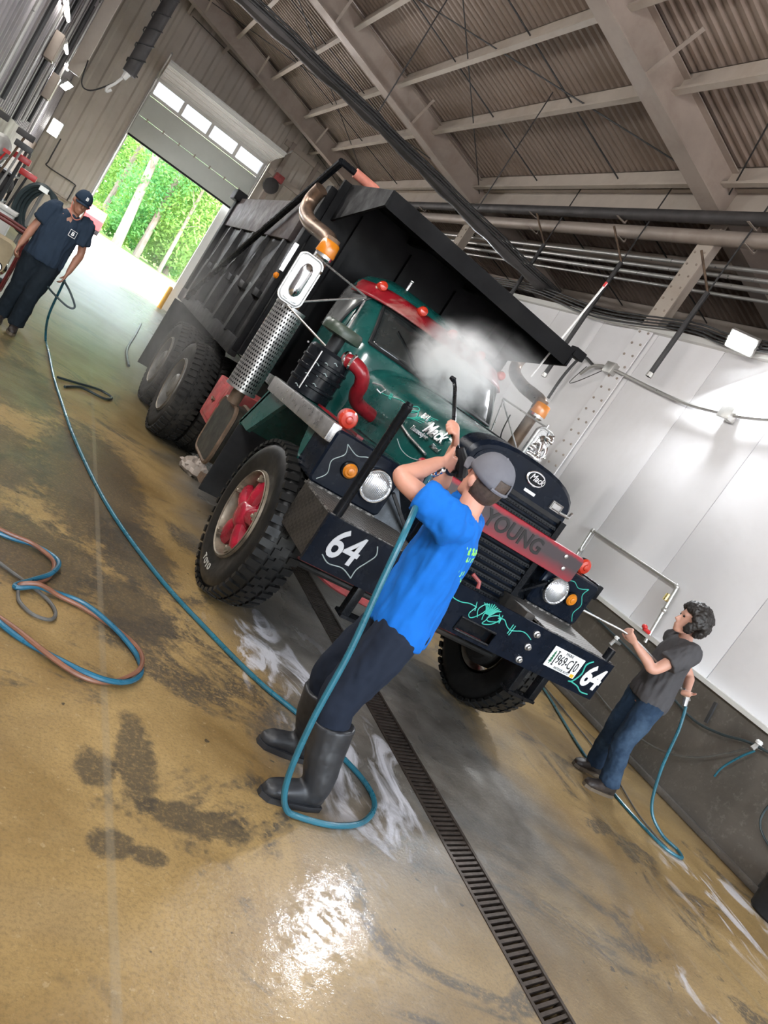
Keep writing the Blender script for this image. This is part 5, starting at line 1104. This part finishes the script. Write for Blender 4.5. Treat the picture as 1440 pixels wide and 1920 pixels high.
q = MB(); q.lathe([(.13, 0), (.155, .02), (.17, .24), (.18, .25), (.185, .27), (.172, .272), (.16, .24), (.15, .04)], (6.42, 2.72, 0), (0, 0, 1), 28); q.build('tub_body', 'rubber', tub); q = MB(); q.tube(spline([(6.26, 2.66, .25), (6.30, 2.60, .16), (6.38, 2.555, .14), (6.46, 2.555, .25)], 5), .006, 6); q.build('tub_handle', 'pipe', tub)
# conduits, junction boxes and drop pipes over the white wall
cd = thing('wall_conduit', 'sagging grey conduit with junction boxes across the white wall', 'conduit', (6.6, 7.5, 3.6))
MB().tube(spline([(6.64, 9.05, 3.52), (6.62, 8.85, 3.70), (6.62, 8.45, 3.73), (6.62, 7.6, 3.66), (6.62, 6.9, 3.62), (6.62, 6.3, 3.66), (6.62, 5.9, 3.72), (6.62, 5.2, 3.9)], 6), .022, 8).build('conduit_run', 'pipe', cd)
for y, z in ((8.5, 3.73), (6.27, 3.67)): MB().box(6.56, 6.68, y-.09, y+.09, z-.08, z+.08).build('junction_box', 'pipe', cd, bevel=.008)
MB().tube(spline([(6.62, 8.9, 3.7), (6.6, 9.2, 3.75), (6.6, 9.32, 3.4), (6.6, 9.32, 3.0)], 5), .022, 8).build('drop_leg', 'blackpipe', cd)
MB().tube(spline([(6.62, 8.6, 3.7), (6.6, 8.95, 3.4), (6.6, 9.1, 3.35), (6.62, 9.0, 3.65)], 5), .006, 6).build('loose_wire', 'blackpipe', cd)
for i, (x, y, zt, zb, lab) in enumerate(((6.5, 9.6, 5.25, 3.25, 'black drop pipe coming down behind the whip aerial'), (6.5, 7.62, 5.0, 3.75, 'black drop pipe stub over the blank part of the white wall'), (6.5, 11.9, 5.4, 3.9, 'black drop pipe above the far corner of the cab guard'))):
    t = thing('drop_pipe', lab, 'pipe', (x, y, zb), 'drop pipes')
    MB().tube([(x, y, zb), (x, y, zt)], .035, 10).build('pipe_body', 'blackpipe', t); MB().tube([(x, y, zt-.1), (x, y, zr(x, 6.5))], .012, 6).build('hanger_rod', 'blackpipe', t); q = MB(); q.lathe([(.045, 0), (.045, .06)], (x, y, zb), (0, 0, 1), 10); q.build('end_cap', 'pipe', t)
    q = MB(); q.tube([(x, y, zt), (x-.45, y+.02, zt+.3)], .016, 6); q.build('brace', 'rust', t)
for i in range(4):
    hose('overhead_cable', ['topmost', 'second', 'third', 'lowest'][i]+' slack cable strung along the top of the white wall', [(6.6-.01*i, 5.5, 4.62-.03*i), (6.55, 6.8, 4.55-.045*i), (6.55, 7.6, 4.60-.04*i), (6.55, 9.4, 4.52-.05*i), (6.55, 11.5, 4.66-.04*i), (6.55, 14, 4.6-.04*i)], .012, 'blackpipe', 6, 6, 'cable', 'cables over the white wall')
# ================================================================== lamps
def flood(name, label, p, aim, watts, sx=.34, sz=.22, col=(.92, .96, 1.), group='flood lamps'):
    p = Vector(p); d = Vector(aim).normalized(); t = thing(name, label, 'lamp', p, group)
    q = d.to_track_quat('-Z', 'Y'); R_ = q.to_matrix()
    def bx(x0, x1, y0, y1, z0, z1): m = MB(); m.box(x0, x1, y0, y1, z0, z1); m.v = [tuple(p+R_ @ Vector(v)) for v in m.v]; return m
    bx(-sx/2, sx/2, -sz/2, sz/2, .01, .09).build('lamp_housing', 'pipe', t, bevel=.01); bx(-sx/2+.02, sx/2-.02, -sz/2+.02, sz/2-.02, 0, .008).build('lamp_face', 'glow', t)
    for s in (-1, 1): bx(s*sx/2-.008, s*sx/2+.008, -.02, .02, 0, .18).build('lamp_bracket', 'pipe', t)
    L = bpy.data.lights.new('flood_light', 'AREA'); L.shape = 'RECTANGLE'; L.size = sx; L.size_y = sz; L.energy = watts; L.color = col
    lo = bpy.data.objects.new('lamp_light', L); COL.objects.link(lo); place(lo, p+d*.012, t); lo.rotation_euler = q.to_euler()
    return t
flood('flood_lamp', 'dazzling flood lamp high on the white wall', (6.42, 6.55, 4.42), (-.75, -.45, -.62), 80)
flood('flood_lamp', 'added unseen flood lamp at the top of the white wall behind the camera', (6.42, -1.0, 4.42), (-.75, .35, -.55), 40)  # out-of-view fill lamp, added to light the bay from behind
flood('flood_lamp', 'added unseen flood lamp at the top of the white wall beyond the truck', (6.42, 14.0, 4.42), (-.8, 0, -.55), 110)  # fill lamp added out of view for the far half of the bay
flood('flood_lamp', 'glaring flood lamp on the grey sheet wall near the door', (-1.42, 22.0, 3.6), (.75, -.4, -.55), 120, .3, .25)
flood('flood_lamp', 'added unseen flood lamp high on the grey sheet wall behind the camera', (-1.42, .5, 4.6), (.8, .45, -.3), 40)  # second fill lamp added out of view behind the camera
for i, (y, z, L_) in enumerate(((15.6, 4.06, 1.5), (18.5, 3.9, 1.0), (20.6, 3.84, .9))):
    t = thing('tube_light', ['nearest and longest tube light on the grey sheet wall', 'middle tube light on the grey sheet wall', 'farthest tube light on the grey sheet wall'][i], 'lamp', (-1.5, y, z), 'tube lights on the sheet wall')
    MB().box(-1.58, -1.50, y-L_/2, y+L_/2, z+.0, z+.07).build('light_tray', 'white', t, bevel=.01); q = MB(); q.tube([(-1.5, y-L_/2+.03, z-.01), (-1.5, y+L_/2-.03, z-.01)], .03, 10); q.build('light_tube', 'tube', t)
for i in range(6):                                   # added unseen tubes whose area lights give soft fill from the left
    y, z = 12.6-2.9*i, 4.12; t = thing('tube_light', ['first', 'second', 'third', 'fourth', 'fifth', 'sixth'][i]+' added unseen tube light of the near row counting from the door end', 'lamp', (-1.5, y, z), 'tube lights on the sheet wall')
    MB().box(-1.58, -1.50, y-.75, y+.75, z, z+.07).build('light_tray', 'white', t, bevel=.01); q = MB(); q.tube([(-1.5, y-.7, z-.01), (-1.5, y+.7, z-.01)], .03, 10); q.build('light_tube', 'tube', t)
    L = bpy.data.lights.new('added_tube_fill', 'AREA'); L.shape = 'RECTANGLE'; L.size = 1.4; L.size_y = .08; L.energy = 62; L.color = (1, .97, .93)
    lo = bpy.data.objects.new('added_tube_fill', L); COL.objects.link(lo); place(lo, (-1.455, y, z-.02), t); lo.rotation_euler = Vector((.85, 0, -.5)).to_track_quat('-Z', 'X').to_euler()
t = thing('wall_light', 'glowing square wall light on the cream sheet wall near the corner', 'lamp', (-1.38, YB-.16, 2.55)); MB().box(-1.55, -1.23, YB-.16, YB-.04, 2.52, 2.98).build('light_box', 'white', t, bevel=.02); MB().box(-1.52, -1.26, YB-.17, YB-.161, 2.55, 2.95).build('light_face', 'tube', t)
# ================================================================== left wall and door-end clutter
post = MB(); post.box(-1.30, -1.05, 17.9, 18.1, 3.55, 7.6); tag(post.build('hanging_duct', 'cream', bevel=.02), 'square cream duct hanging down by the sheet wall', 'duct')
hp = thing('hanging_hose_boom', 'wire-wrapped boom pipe hanging by the door with a hook', 'boom', (-.33, 17., 3.9))
MB().tube([(-.32, 17.0, 4.05), (-.28, 17.0, 7.6)], .13, 14).build('boom_pipe', 'darksteel', hp); MB().tube([(-.32+.15*math.cos(i*.7), 17+.15*math.sin(i*.7), 4.1+i*.035) for i in range(95)], .014, 5).build('wire_coil', 'blackpipe', hp)
q = MB(); q.tube([(-.34, 17, 4.05), (-.36, 17, 3.92)], [.07, .05], 10); q.tube(spline([(-.38, 17, 3.92), (-.44, 17, 3.75), (-.52, 17, 3.60), (-.50, 17, 3.54), (-.44, 17, 3.62)], 5), .025, 8); q.build('hook', 'white', hp)
hose('overhead_cable', 'thin dark cable drooping between the cream duct and the boom pipe', [(-1.05, 17.9, 3.9), (-.95, 17.6, 3.45), (-.75, 17.3, 3.4), (-.5, 17.1, 3.7), (-.36, 17, 3.95)], .014, 'blackpipe', 6, 6, 'cable')
for i, (y, z, h_, w_, lab) in enumerate(((13.2, 4.4, .9, .3, 'dark electrical cabinet high on the grey sheet wall'), (16.4, 3.3, .5, .35, 'small grey fuse box below the tube lights'), (19.4, 2.9, .55, .4, 'grey control box on the grey sheet wall near the glaring lamp'))):
    t = thing('control_box', lab, 'control box', (-1.5, y, z)); MB().box(-1.58, -1.42, y-w_/2, y+w_/2, z, z+h_).build('box_body', ('darksteel', 'steel', 'steel')[i], t, bevel=.015); MB().box(-1.42, -1.405, y-w_/2+.03, y+w_/2-.03, z+.03, z+h_-.03).build('box_door', ('darksteel', 'steel', 'steel')[i], t)
    MB().tube([(-1.5, y, z+h_), (-1.5, y, z+h_+1.6)], .02, 6).build('feed_conduit', 'blackpipe', t)
for i in range(7):
    y = 12.6+i*1.35; tag(MB().tube([(-1.54, y, 2.1+.1*(i % 3)), (-1.54, y, 6.5)], .028+.008*(i % 2), 8).build('riser_pipe', 'blackpipe' if i % 2 else 'pipe'), ['first', 'second', 'third', 'fourth', 'fifth', 'sixth', 'seventh'][i]+' vertical riser pipe on the grey sheet wall counting from the camera', 'pipe', 'riser pipes')
wr = thing('hose_coil', 'thick dark green hose coil hung behind the man in slate t-shirt', 'hose coil', (-.46, 12.2, .8))
for k in range(4): MB().tube([(-.44+.03*k+(.23-.012*k)*math.cos(a), 12.25+.05*k, 1.12+(.36-.012*k)*math.sin(a)) for a in [2*PI*j/32 for j in range(33)]], .032, 8).build('hose_turn', 'hose_dark', wr)
MB().box(-.50, -.38, 12.2, 12.5, 1.40, 1.47).build('coil_hanger', 'pipe', wr); MB().tube([(-.44, 12.4, 0), (-.44, 12.4, 1.45)], .025, 8).build('hanger_post', 'pipe', wr)
uc = thing('utility_cart', 'white box cart standing left of the hose coil', 'cart', (-.75, 12.1, 0))
MB().box(-.90, -.58, 11.85, 12.3, .42, .92).build('cart_box', 'white', uc, bevel=.02); MB().box(-.92, -.56, 11.83, 12.32, .92, .97).build('cart_lid', 'trim', uc, bevel=.01)
for x in (-.86, -.62):
    for y in (11.9, 12.25): q = MB(); q.tube([(x, y, .06), (x, y, .42)], .015, 6); q.lathe([(.05, -.02), (.05, .02)], (x, y, .05), (1, 0, 0), 12); q.build('cart_leg', 'pipe', uc)
db = thing('storage_bin', 'dark green bin at the frame edge beside the white cart', 'bin', (-1.1, 11.6, 0)); q = MB(); q.loft([[(-1.1+sx*w, 11.6+sy*w, z) for sx, sy in ((-1, -1), (1, -1), (1, 1), (-1, 1))] for z, w in ((0, .18), (.85, .23), (.86, .25), (.92, .25), (.93, .2))]); q.build('bin_body', 'olive', db, bevel=.01); MB().tube([(-1.32, 11.35, .8), (-1.1, 11.33, .84), (-.88, 11.35, .8)], .015, 6).build('bin_handle', 'rubber', db)
pw = thing('pressure_washer', 'tan tank pressure washer in a dark red tube frame beside the doorway man', 'pressure washer', (-.55, 10.6, 0))
M['oldred2'] = paint('maroon_frame', (.14, .02, .02), .45, 0, .3, 7)
M['tan'] = paint('tan_plastic', (.42, .33, .20), .45, 0, .12, 6)
q = MB(); q.loft([[(u, y, v) for u, v in rrect(-.78, -.34, .32, .72, .09, 4)] for y in (10.42, 10.45, 10.85, 10.88)]); q.build('tank', 'tan', pw); q = MB(); q.lathe([(.06, 0), (.06, .05), (.04, .06)], (-.64, 10.5, .72), (0, 0, 1), 16); q.build('tank_cap', 'tan', pw)
q = MB(); q.lathe([(.10, 0), (.11, .02), (.11, .14), (.06, .18)], (-.42, 10.6, .40), (0, -1, 0), 18); q.lathe([(.05, .18), (.05, .22)], (-.42, 10.6, .40), (0, -1, 0), 12); q.build('engine', 'chrome', pw)
for y in (10.38, 10.92): MB().tube(spline([(-.85, y, .08), (-.85, y, .5), (-.83, y, .86), (-.76, y, .92), (-.40, y, .92), (-.30, y, .88), (-.28, y, .6), (-.28, y, .08)], 5), .02, 8).build('frame_hoop', 'oldred2', pw)
for x, z in ((-.85, .1), (-.28, .1), (-.85, .3), (-.28, .3)): MB().tube([(x, 10.38, z), (x, 10.92, z)], .016, 6).build('frame_bar', 'oldred2', pw)
for x in (-.85, -.28): q = MB(); q.lathe([(.10, -.03), (.12, -.02), (.12, .02), (.10, .03)], (x-.05, 10.9, .12), (1, 0, 0), 18); q.build('washer_wheel', 'rubber', pw)
for i, (x, y, z, lab) in enumerate(((-1.25, 13.2, 1.6, 'round grey pump motor on the tool shelf'), (-1.0, 13.0, 1.18, 'dark grinding disc housing on the tool shelf'))):
    t = thing('shop_motor', lab, 'motor', (x, y, z)); q = MB(); q.lathe([(.05, -.2), (.15, -.16), (.17, -.08), (.17, .08), (.12, .14), (.05, .16)], (x, y, z), (.3, -1, .1), 20); q.build('motor_body', ('pipe', 'darksteel')[i], t); MB().tube([(x-.1, y, z-.16), (x-.1, y, z-.24)], .03, 6).build('motor_foot', 'pipe', t)
shf = thing('tool_shelf', 'steel tool shelf against the grey sheet wall', 'shelf', (-1.2, 13.2, 0))
for z in (.5, .95, 1.36): MB().box(-1.58, -.85, 12.75, 13.7, z-.03, z).build('shelf_board', 'darksteel', shf)
for x in (-1.56, -.87):
    for y in (12.78, 13.67): MB().box(x-.02, x+.02, y-.02, y+.02, 0, 1.75).build('shelf_post', 'blackpipe', shf)
rt = random.Random(9); names = [('tool_bottle', 'bottle'), ('tool_tin', 'tin'), ('hand_tool', 'tool')]
for i in range(14):
    x = -1.5+.6*rt.random(); y = 12.85+.75*rt.random(); z = (.5, .95, 1.36)[i % 3]; nm, ct = names[i % 3]; h_ = rt.uniform(.12, .3)
    t = MB(); r0 = rt.uniform(.025, .05)
    if ct == 'bottle': t.lathe([(r0, 0), (r0, h_*.65), (r0*.4, h_*.8), (r0*.4, h_)], (x, y, z), (0, 0, 1), 12)
    elif ct == 'tin': t.lathe([(r0*1.3, 0), (r0*1.35, .01), (r0*1.3, h_*.6), (r0*1.35, h_*.6+.01), (r0, h_*.62)], (x, y, z), (0, 0, 1), 14)
    else: t.tube([(x, y, z+.01), (x+.05, y, z+h_)], [.018, .012], 8); t.box(x+.0, x+.1, y-.02, y+.02, z+h_-.02, z+h_+.03)
    tag(t.build(nm, ['pipe', 'red', 'white', 'blackpipe', 'brass'][i % 5]), ['galvanised', 'red', 'white', 'black', 'brass'][i % 5]+' '+ct+' on the '+['lower', 'middle', 'top'][i % 3]+' board of the tool shelf', ct, 'clutter on the tool shelf')
for i, (x, y, h_, ln_) in enumerate(((-1.02, 12.3, 1.75, .12), (-.92, 12.55, 1.6, .05), (-1.15, 12.4, 1.9, .2), (-1.28, 12.1, 1.7, -.1), (-.82, 12.7, 1.45, .1), (-1.38, 12.5, 1.95, .05))):
    t = thing('long_handled_tool', ['broom', 'squeegee', 'tallest brush', 'mop', 'shortest scraper', 'rake'][i]+' standing upright beside the tool shelf', 'tool', (x, y, 0), 'long handled tools')
    MB().tube([(x, y, .02), (x+ln_, y+.1, h_)], .016, 8).build('tool_handle', ['pipe', 'blackpipe', 'rust'][i % 3], t); MB().box(x+ln_-.12, x+ln_+.12, y+.06, y+.14, h_-.02, h_+.07).build('tool_head', ['blackpipe', 'red', 'darksteel'][i % 3], t, bevel=.012)
rg_ = MB(); rg_.ball((0, 0, 0), 1, 24, 16); rg_.v = [(2.0+x*.14*(1+.4*noise.noise(V(x*3, y*3, z*3))), 7.15+y*.17*(1+.4*noise.noise(V(x*3+5, y*3, z*3))), .06+max(-.06, z*.085*(1+.8*noise.noise(V(x*4, y*4+3, z*4))))) for x, y, z in rg_.v]
tag(rg_.build('crumpled_rag', 'steel', sharp=.5), 'crumpled pale rag on the wet floor below the fuel tank', 'rag')
hk = thing('wall_cable_tray', 'looped conduit bracket on the cream sheet wall left of the door', 'conduit', (-.9, YB-.1, 1.2)); MB().tube(spline([(-1.15, YB-.1, 2.6), (-1.15, YB-.1, 1.9), (-1.1, YB-.1, 1.75), (-.35, YB-.1, 1.75), (-.28, YB-.1, 1.65), (-.28, YB-.1, 1.2)], 5), .018, 6).build('conduit_run', 'blackpipe', hk); MB().box(-1.2, -.25, YB-.12, YB-.06, 1.18, 1.23).build('bracket_rail', 'steel', hk)
fan = thing('door_opener', 'dark door opener motor beside the top of the door track', 'motor', (4.35, YB-.4, 5.0)); q = MB(); q.lathe([(.2, 0), (.24, .03), (.24, .2), (.15, .24)], (4.35, YB-.2, 5.1), (0, -1, 0), 20); q.build('motor_body', 'darksteel', fan); MB().box(4.3, 4.6, YB-.4, YB-.2, 5.32, 5.55).build('opener_box', 'oldred', fan, bevel=.02)
bo = thing('bollard', 'yellow bollard at the door jamb', 'bollard', (3.36, 25.0, 0)); q = MB(); q.lathe([(.075, 0), (.075, .72), (.06, .77), (.02, .79)], (3.36, 25.0, 0), (0, 0, 1), 18); q.build('bollard_post', 'yellow', bo); q = MB(); q.lathe([(.1, 0), (.1, .012)], (3.36, 25.0, 0), (0, 0, 1), 18); q.build('bollard_base', 'yellow', bo)
# ================================================================== trees outside
def m_leaf(name, c0, c1):
    m, nt, b = newmat(name); p = geopos(nt)
    c = mixc(nt, ramp(nt, noisetex(nt, .9, 3, .7, p), [(.3, 0), (.7, 1)]), c0, c1); nt.links.new(c, b.inputs['Base Color']); b.inputs['Roughness'].default_value = .6
    tr = nt.nodes.new('ShaderNodeBsdfTranslucent'); nt.links.new(c, tr.inputs[0]); mx = nt.nodes.new('ShaderNodeMixShader'); mx.inputs[0].default_value = .45
    nt.links.new(b.outputs[0], mx.inputs[1]); nt.links.new(tr.outputs[0], mx.inputs[2]); nt.links.new(mx.outputs[0], nt.nodes['Material Output'].inputs['Surface']); return m
M['leaf_a'] = m_leaf('spring_leaves', (.13, .30, .05), (.36, .52, .13)); M['leaf_b'] = m_leaf('deep_leaves', (.05, .22, .06), (.20, .42, .10)); M['bark'] = paint('pale_bark', (.22, .175, .14), .85, 0, .25, 3, (.2, .15, .1), .5, .3)
rt = random.Random(21)
def leaves(mb, c, R_, n, size):
    for _ in range(n):
        u = Vector((rt.gauss(0, 1), rt.gauss(0, 1), rt.gauss(0, 1))).normalized()*rt.random()**.4; p = Vector(c)+Vector((u.x*R_[0], u.y*R_[1], u.z*R_[2]))
        a = Vector((rt.gauss(0, 1), rt.gauss(0, 1), rt.gauss(0, 1))).normalized(); b = a.orthogonal().normalized(); s_ = size*rt.uniform(.6, 1.3)
        mb.add([p-a*s_, p+b*s_*.5, p+a*s_, p-b*s_*.5], [(0, 1, 2, 3)])
def tree(x, y, r, h, lean, label, mat, crown, nl):
    t = thing('tree', label, 'tree', (x, y, 0), 'trees beyond the driveway')
    P_ = [(x, y, -.05), (x+lean*.3, y, h*.3), (x+lean*.7, y+.2, h*.65), (x+lean, y, h)]; MB().tube(spline(P_, 4), [r*(1-.5*i/12) for i in range(13)], 10).build('trunk', 'bark', t)
    for k in range(4):
        z = h*(.35+.15*k); a = rt.uniform(0, 6.28); MB().tube([(x+lean*z/h, y, z), (x+lean*z/h+math.cos(a)*1.2, y+math.sin(a)*1.2, z+.9)], [r*.3, r*.08], 6).build('branch', 'bark', t)
    mb = MB()
    for c, R_ in crown: leaves(mb, (x+c[0], y+c[1], c[2]), R_, nl//len(crown), .16)
    o = mb.build('foliage', mat, t); o['kind'] = 'stuff'
spec = [(3.2, 57, .36, 11, -.9, 'thick pale trunk standing closest behind the driveway'), (4.7, 58, .27, 11, -.3, 'second pale trunk right of the thick one'), (6.4, 57, .15, 10, -.2, 'thin young trunk mid group'), (7.2, 60, .24, 11, -.3, 'straight trunk with light bark near the door jamb side'), (8.1, 58, .22, 11, .0, 'trunk leaning by the jamb side of the forest'), (1.6, 63, .22, 12, .2, 'shaded trunk behind the red car'), (5.5, 66, .22, 12, 0, 'trunk in the second row between the two pale trunks'), (9.6, 64, .25, 12, 0, 'trunk half hidden by the jamb in the second row'), (-.8, 64, .25, 12, 0, 'tree standing beyond the cream wall edge'), (3.6, 70, .22, 12, .2, 'tree in the last row behind the thick pale trunk'), (7.4, 72, .22, 12, 0, 'tree in the last row near the jamb')]
for i, (x, y, r, h, le, lab) in enumerate(spec):
    tree(x, y, r, h, le, lab, 'leaf_a' if i % 3 else 'leaf_b', [((0, .8, 4.2), (2.1, 1.5, 1.6)), ((.8, .6, 6.6), (2.3, 1.8, 1.8)), ((-.9, 1.2, 8.8), (2.3, 1.9, 1.9)), ((.2, 1.4, 2.0), (1.9, 1.0, 1.4))], 3600)
for i in range(12):
    x = -2+i*1.15; y = 59+rt.random()*4; mb = MB(); leaves(mb, (x, y, .9), (1.0, .8, .95), 750, .13); t = thing('bush', ['first', 'second', 'third', 'fourth', 'fifth', 'sixth', 'seventh', 'eighth', 'ninth', 'tenth', 'eleventh', 'twelfth'][i]+' undergrowth bush of the forest edge counting from the red car side', 'bush', (x, y, 0), 'undergrowth bushes')
    o = mb.build('foliage', 'leaf_a' if i % 2 else 'leaf_b', t); o['kind'] = 'stuff'; MB().tube([(x, y, -.04), (x+.05, y, .6)], .04, 6).build('stem', 'bark', t)
mb = MB(); leaves(mb, (4, 82, 9), (26, 3, 9.5), 15000, .5); o = mb.build('distant_forest', 'leaf_b'); o['kind'] = 'stuff'; o['label'] = 'dense green forest filling the view beyond the driveway'; o['category'] = 'forest'
car = thing('parked_car', 'small red car parked beyond the doorway man', 'car', (.6, 50, 0))
q = MB(); q.prism([(48.0, .3), (51.9, .3), (52.0, .75), (51.2, .9), (50.5, 1.35), (49.2, 1.38), (48.4, .92), (47.9, .85)], 'x', .0, 1.6); q.build('car_body', 'red', car, bevel=.06); q = MB(); q.prism([(48.55, .95), (49.25, 1.32), (50.45, 1.30), (51.0, .95)], 'x', -.01, 1.61); q.build('car_window', 'glass', car)
for y in (48.7, 51.2):
    for x in (.05, 1.55): q = MB(); q.lathe([(.2, -.1), (.31, -.09), (.31, .09), (.2, .1)], (x, y, .31), (1, 0, 0), 18); q.build('car_wheel', 'rubber', car)
# ================================================================== spray mist
def mist(name, label, c, R_, dens, scale, seed, rot=None, col=(1, 1, 1)):
    mb = MB(); mb.ball((0, 0, 0), 1., 20, 12); o = mkobj(name, mb.v, mb.f, M['white'], None); o.data.materials.clear()
    m = bpy.data.materials.new(name); m.use_nodes = True; nt = m.node_tree; nt.nodes.clear(); out = nt.nodes.new('ShaderNodeOutputMaterial'); pv = nt.nodes.new('ShaderNodeVolumePrincipled')
    oc = coords(nt); sub = nt.nodes.new('ShaderNodeVectorMath'); sub.operation = 'SUBTRACT'; sub.inputs[1].default_value = (0, 0, 1); nt.links.new(oc, sub.inputs[0])
    ln = nt.nodes.new('ShaderNodeVectorMath'); ln.operation = 'LENGTH'; nt.links.new(sub.outputs[0], ln.inputs[0])
    fall = ramp(nt, ln.outputs['Value'], [(.1, 1), (.95, 0)], 'EASE'); n_ = ramp(nt, noisetex(nt, scale, 4, .6, oc, .5), [(.40, .02), (.62, 1)])
    nt.links.new(math_(nt, 'MULTIPLY', math_(nt, 'MULTIPLY', fall, n_), dens), pv.inputs['Density']); pv.inputs['Color'].default_value = (*col, 1); pv.inputs['Anisotropy'].default_value = .1
    nt.links.new(pv.outputs[0], out.inputs['Volume']); o.data.materials.append(m)
    o.location = Vector(c)-Vector((0, 0, R_[2])); o.scale = R_; o['kind'] = 'stuff'; o['label'] = label; o['category'] = 'mist'
    if rot: o.rotation_euler = rot
    return o
mist('spray_mist', 'white burst of water spray against the windscreen', (2.86, 5.33, 2.2), (.52, .38, .40), 20, 2.1, 0)
mist('spray_mist', 'thinner drifting spray over the cab roof and visor', (3.30, 5.5, 2.35), (.8, .5, .45), 3., 1.5, 1)
mist('spray_haze', 'faint grey water haze hanging beside the rear wheels and dump box', (1.2, 8.3, 1.1), (.8, 1.9, 1.3), .45, 1.3, 2)
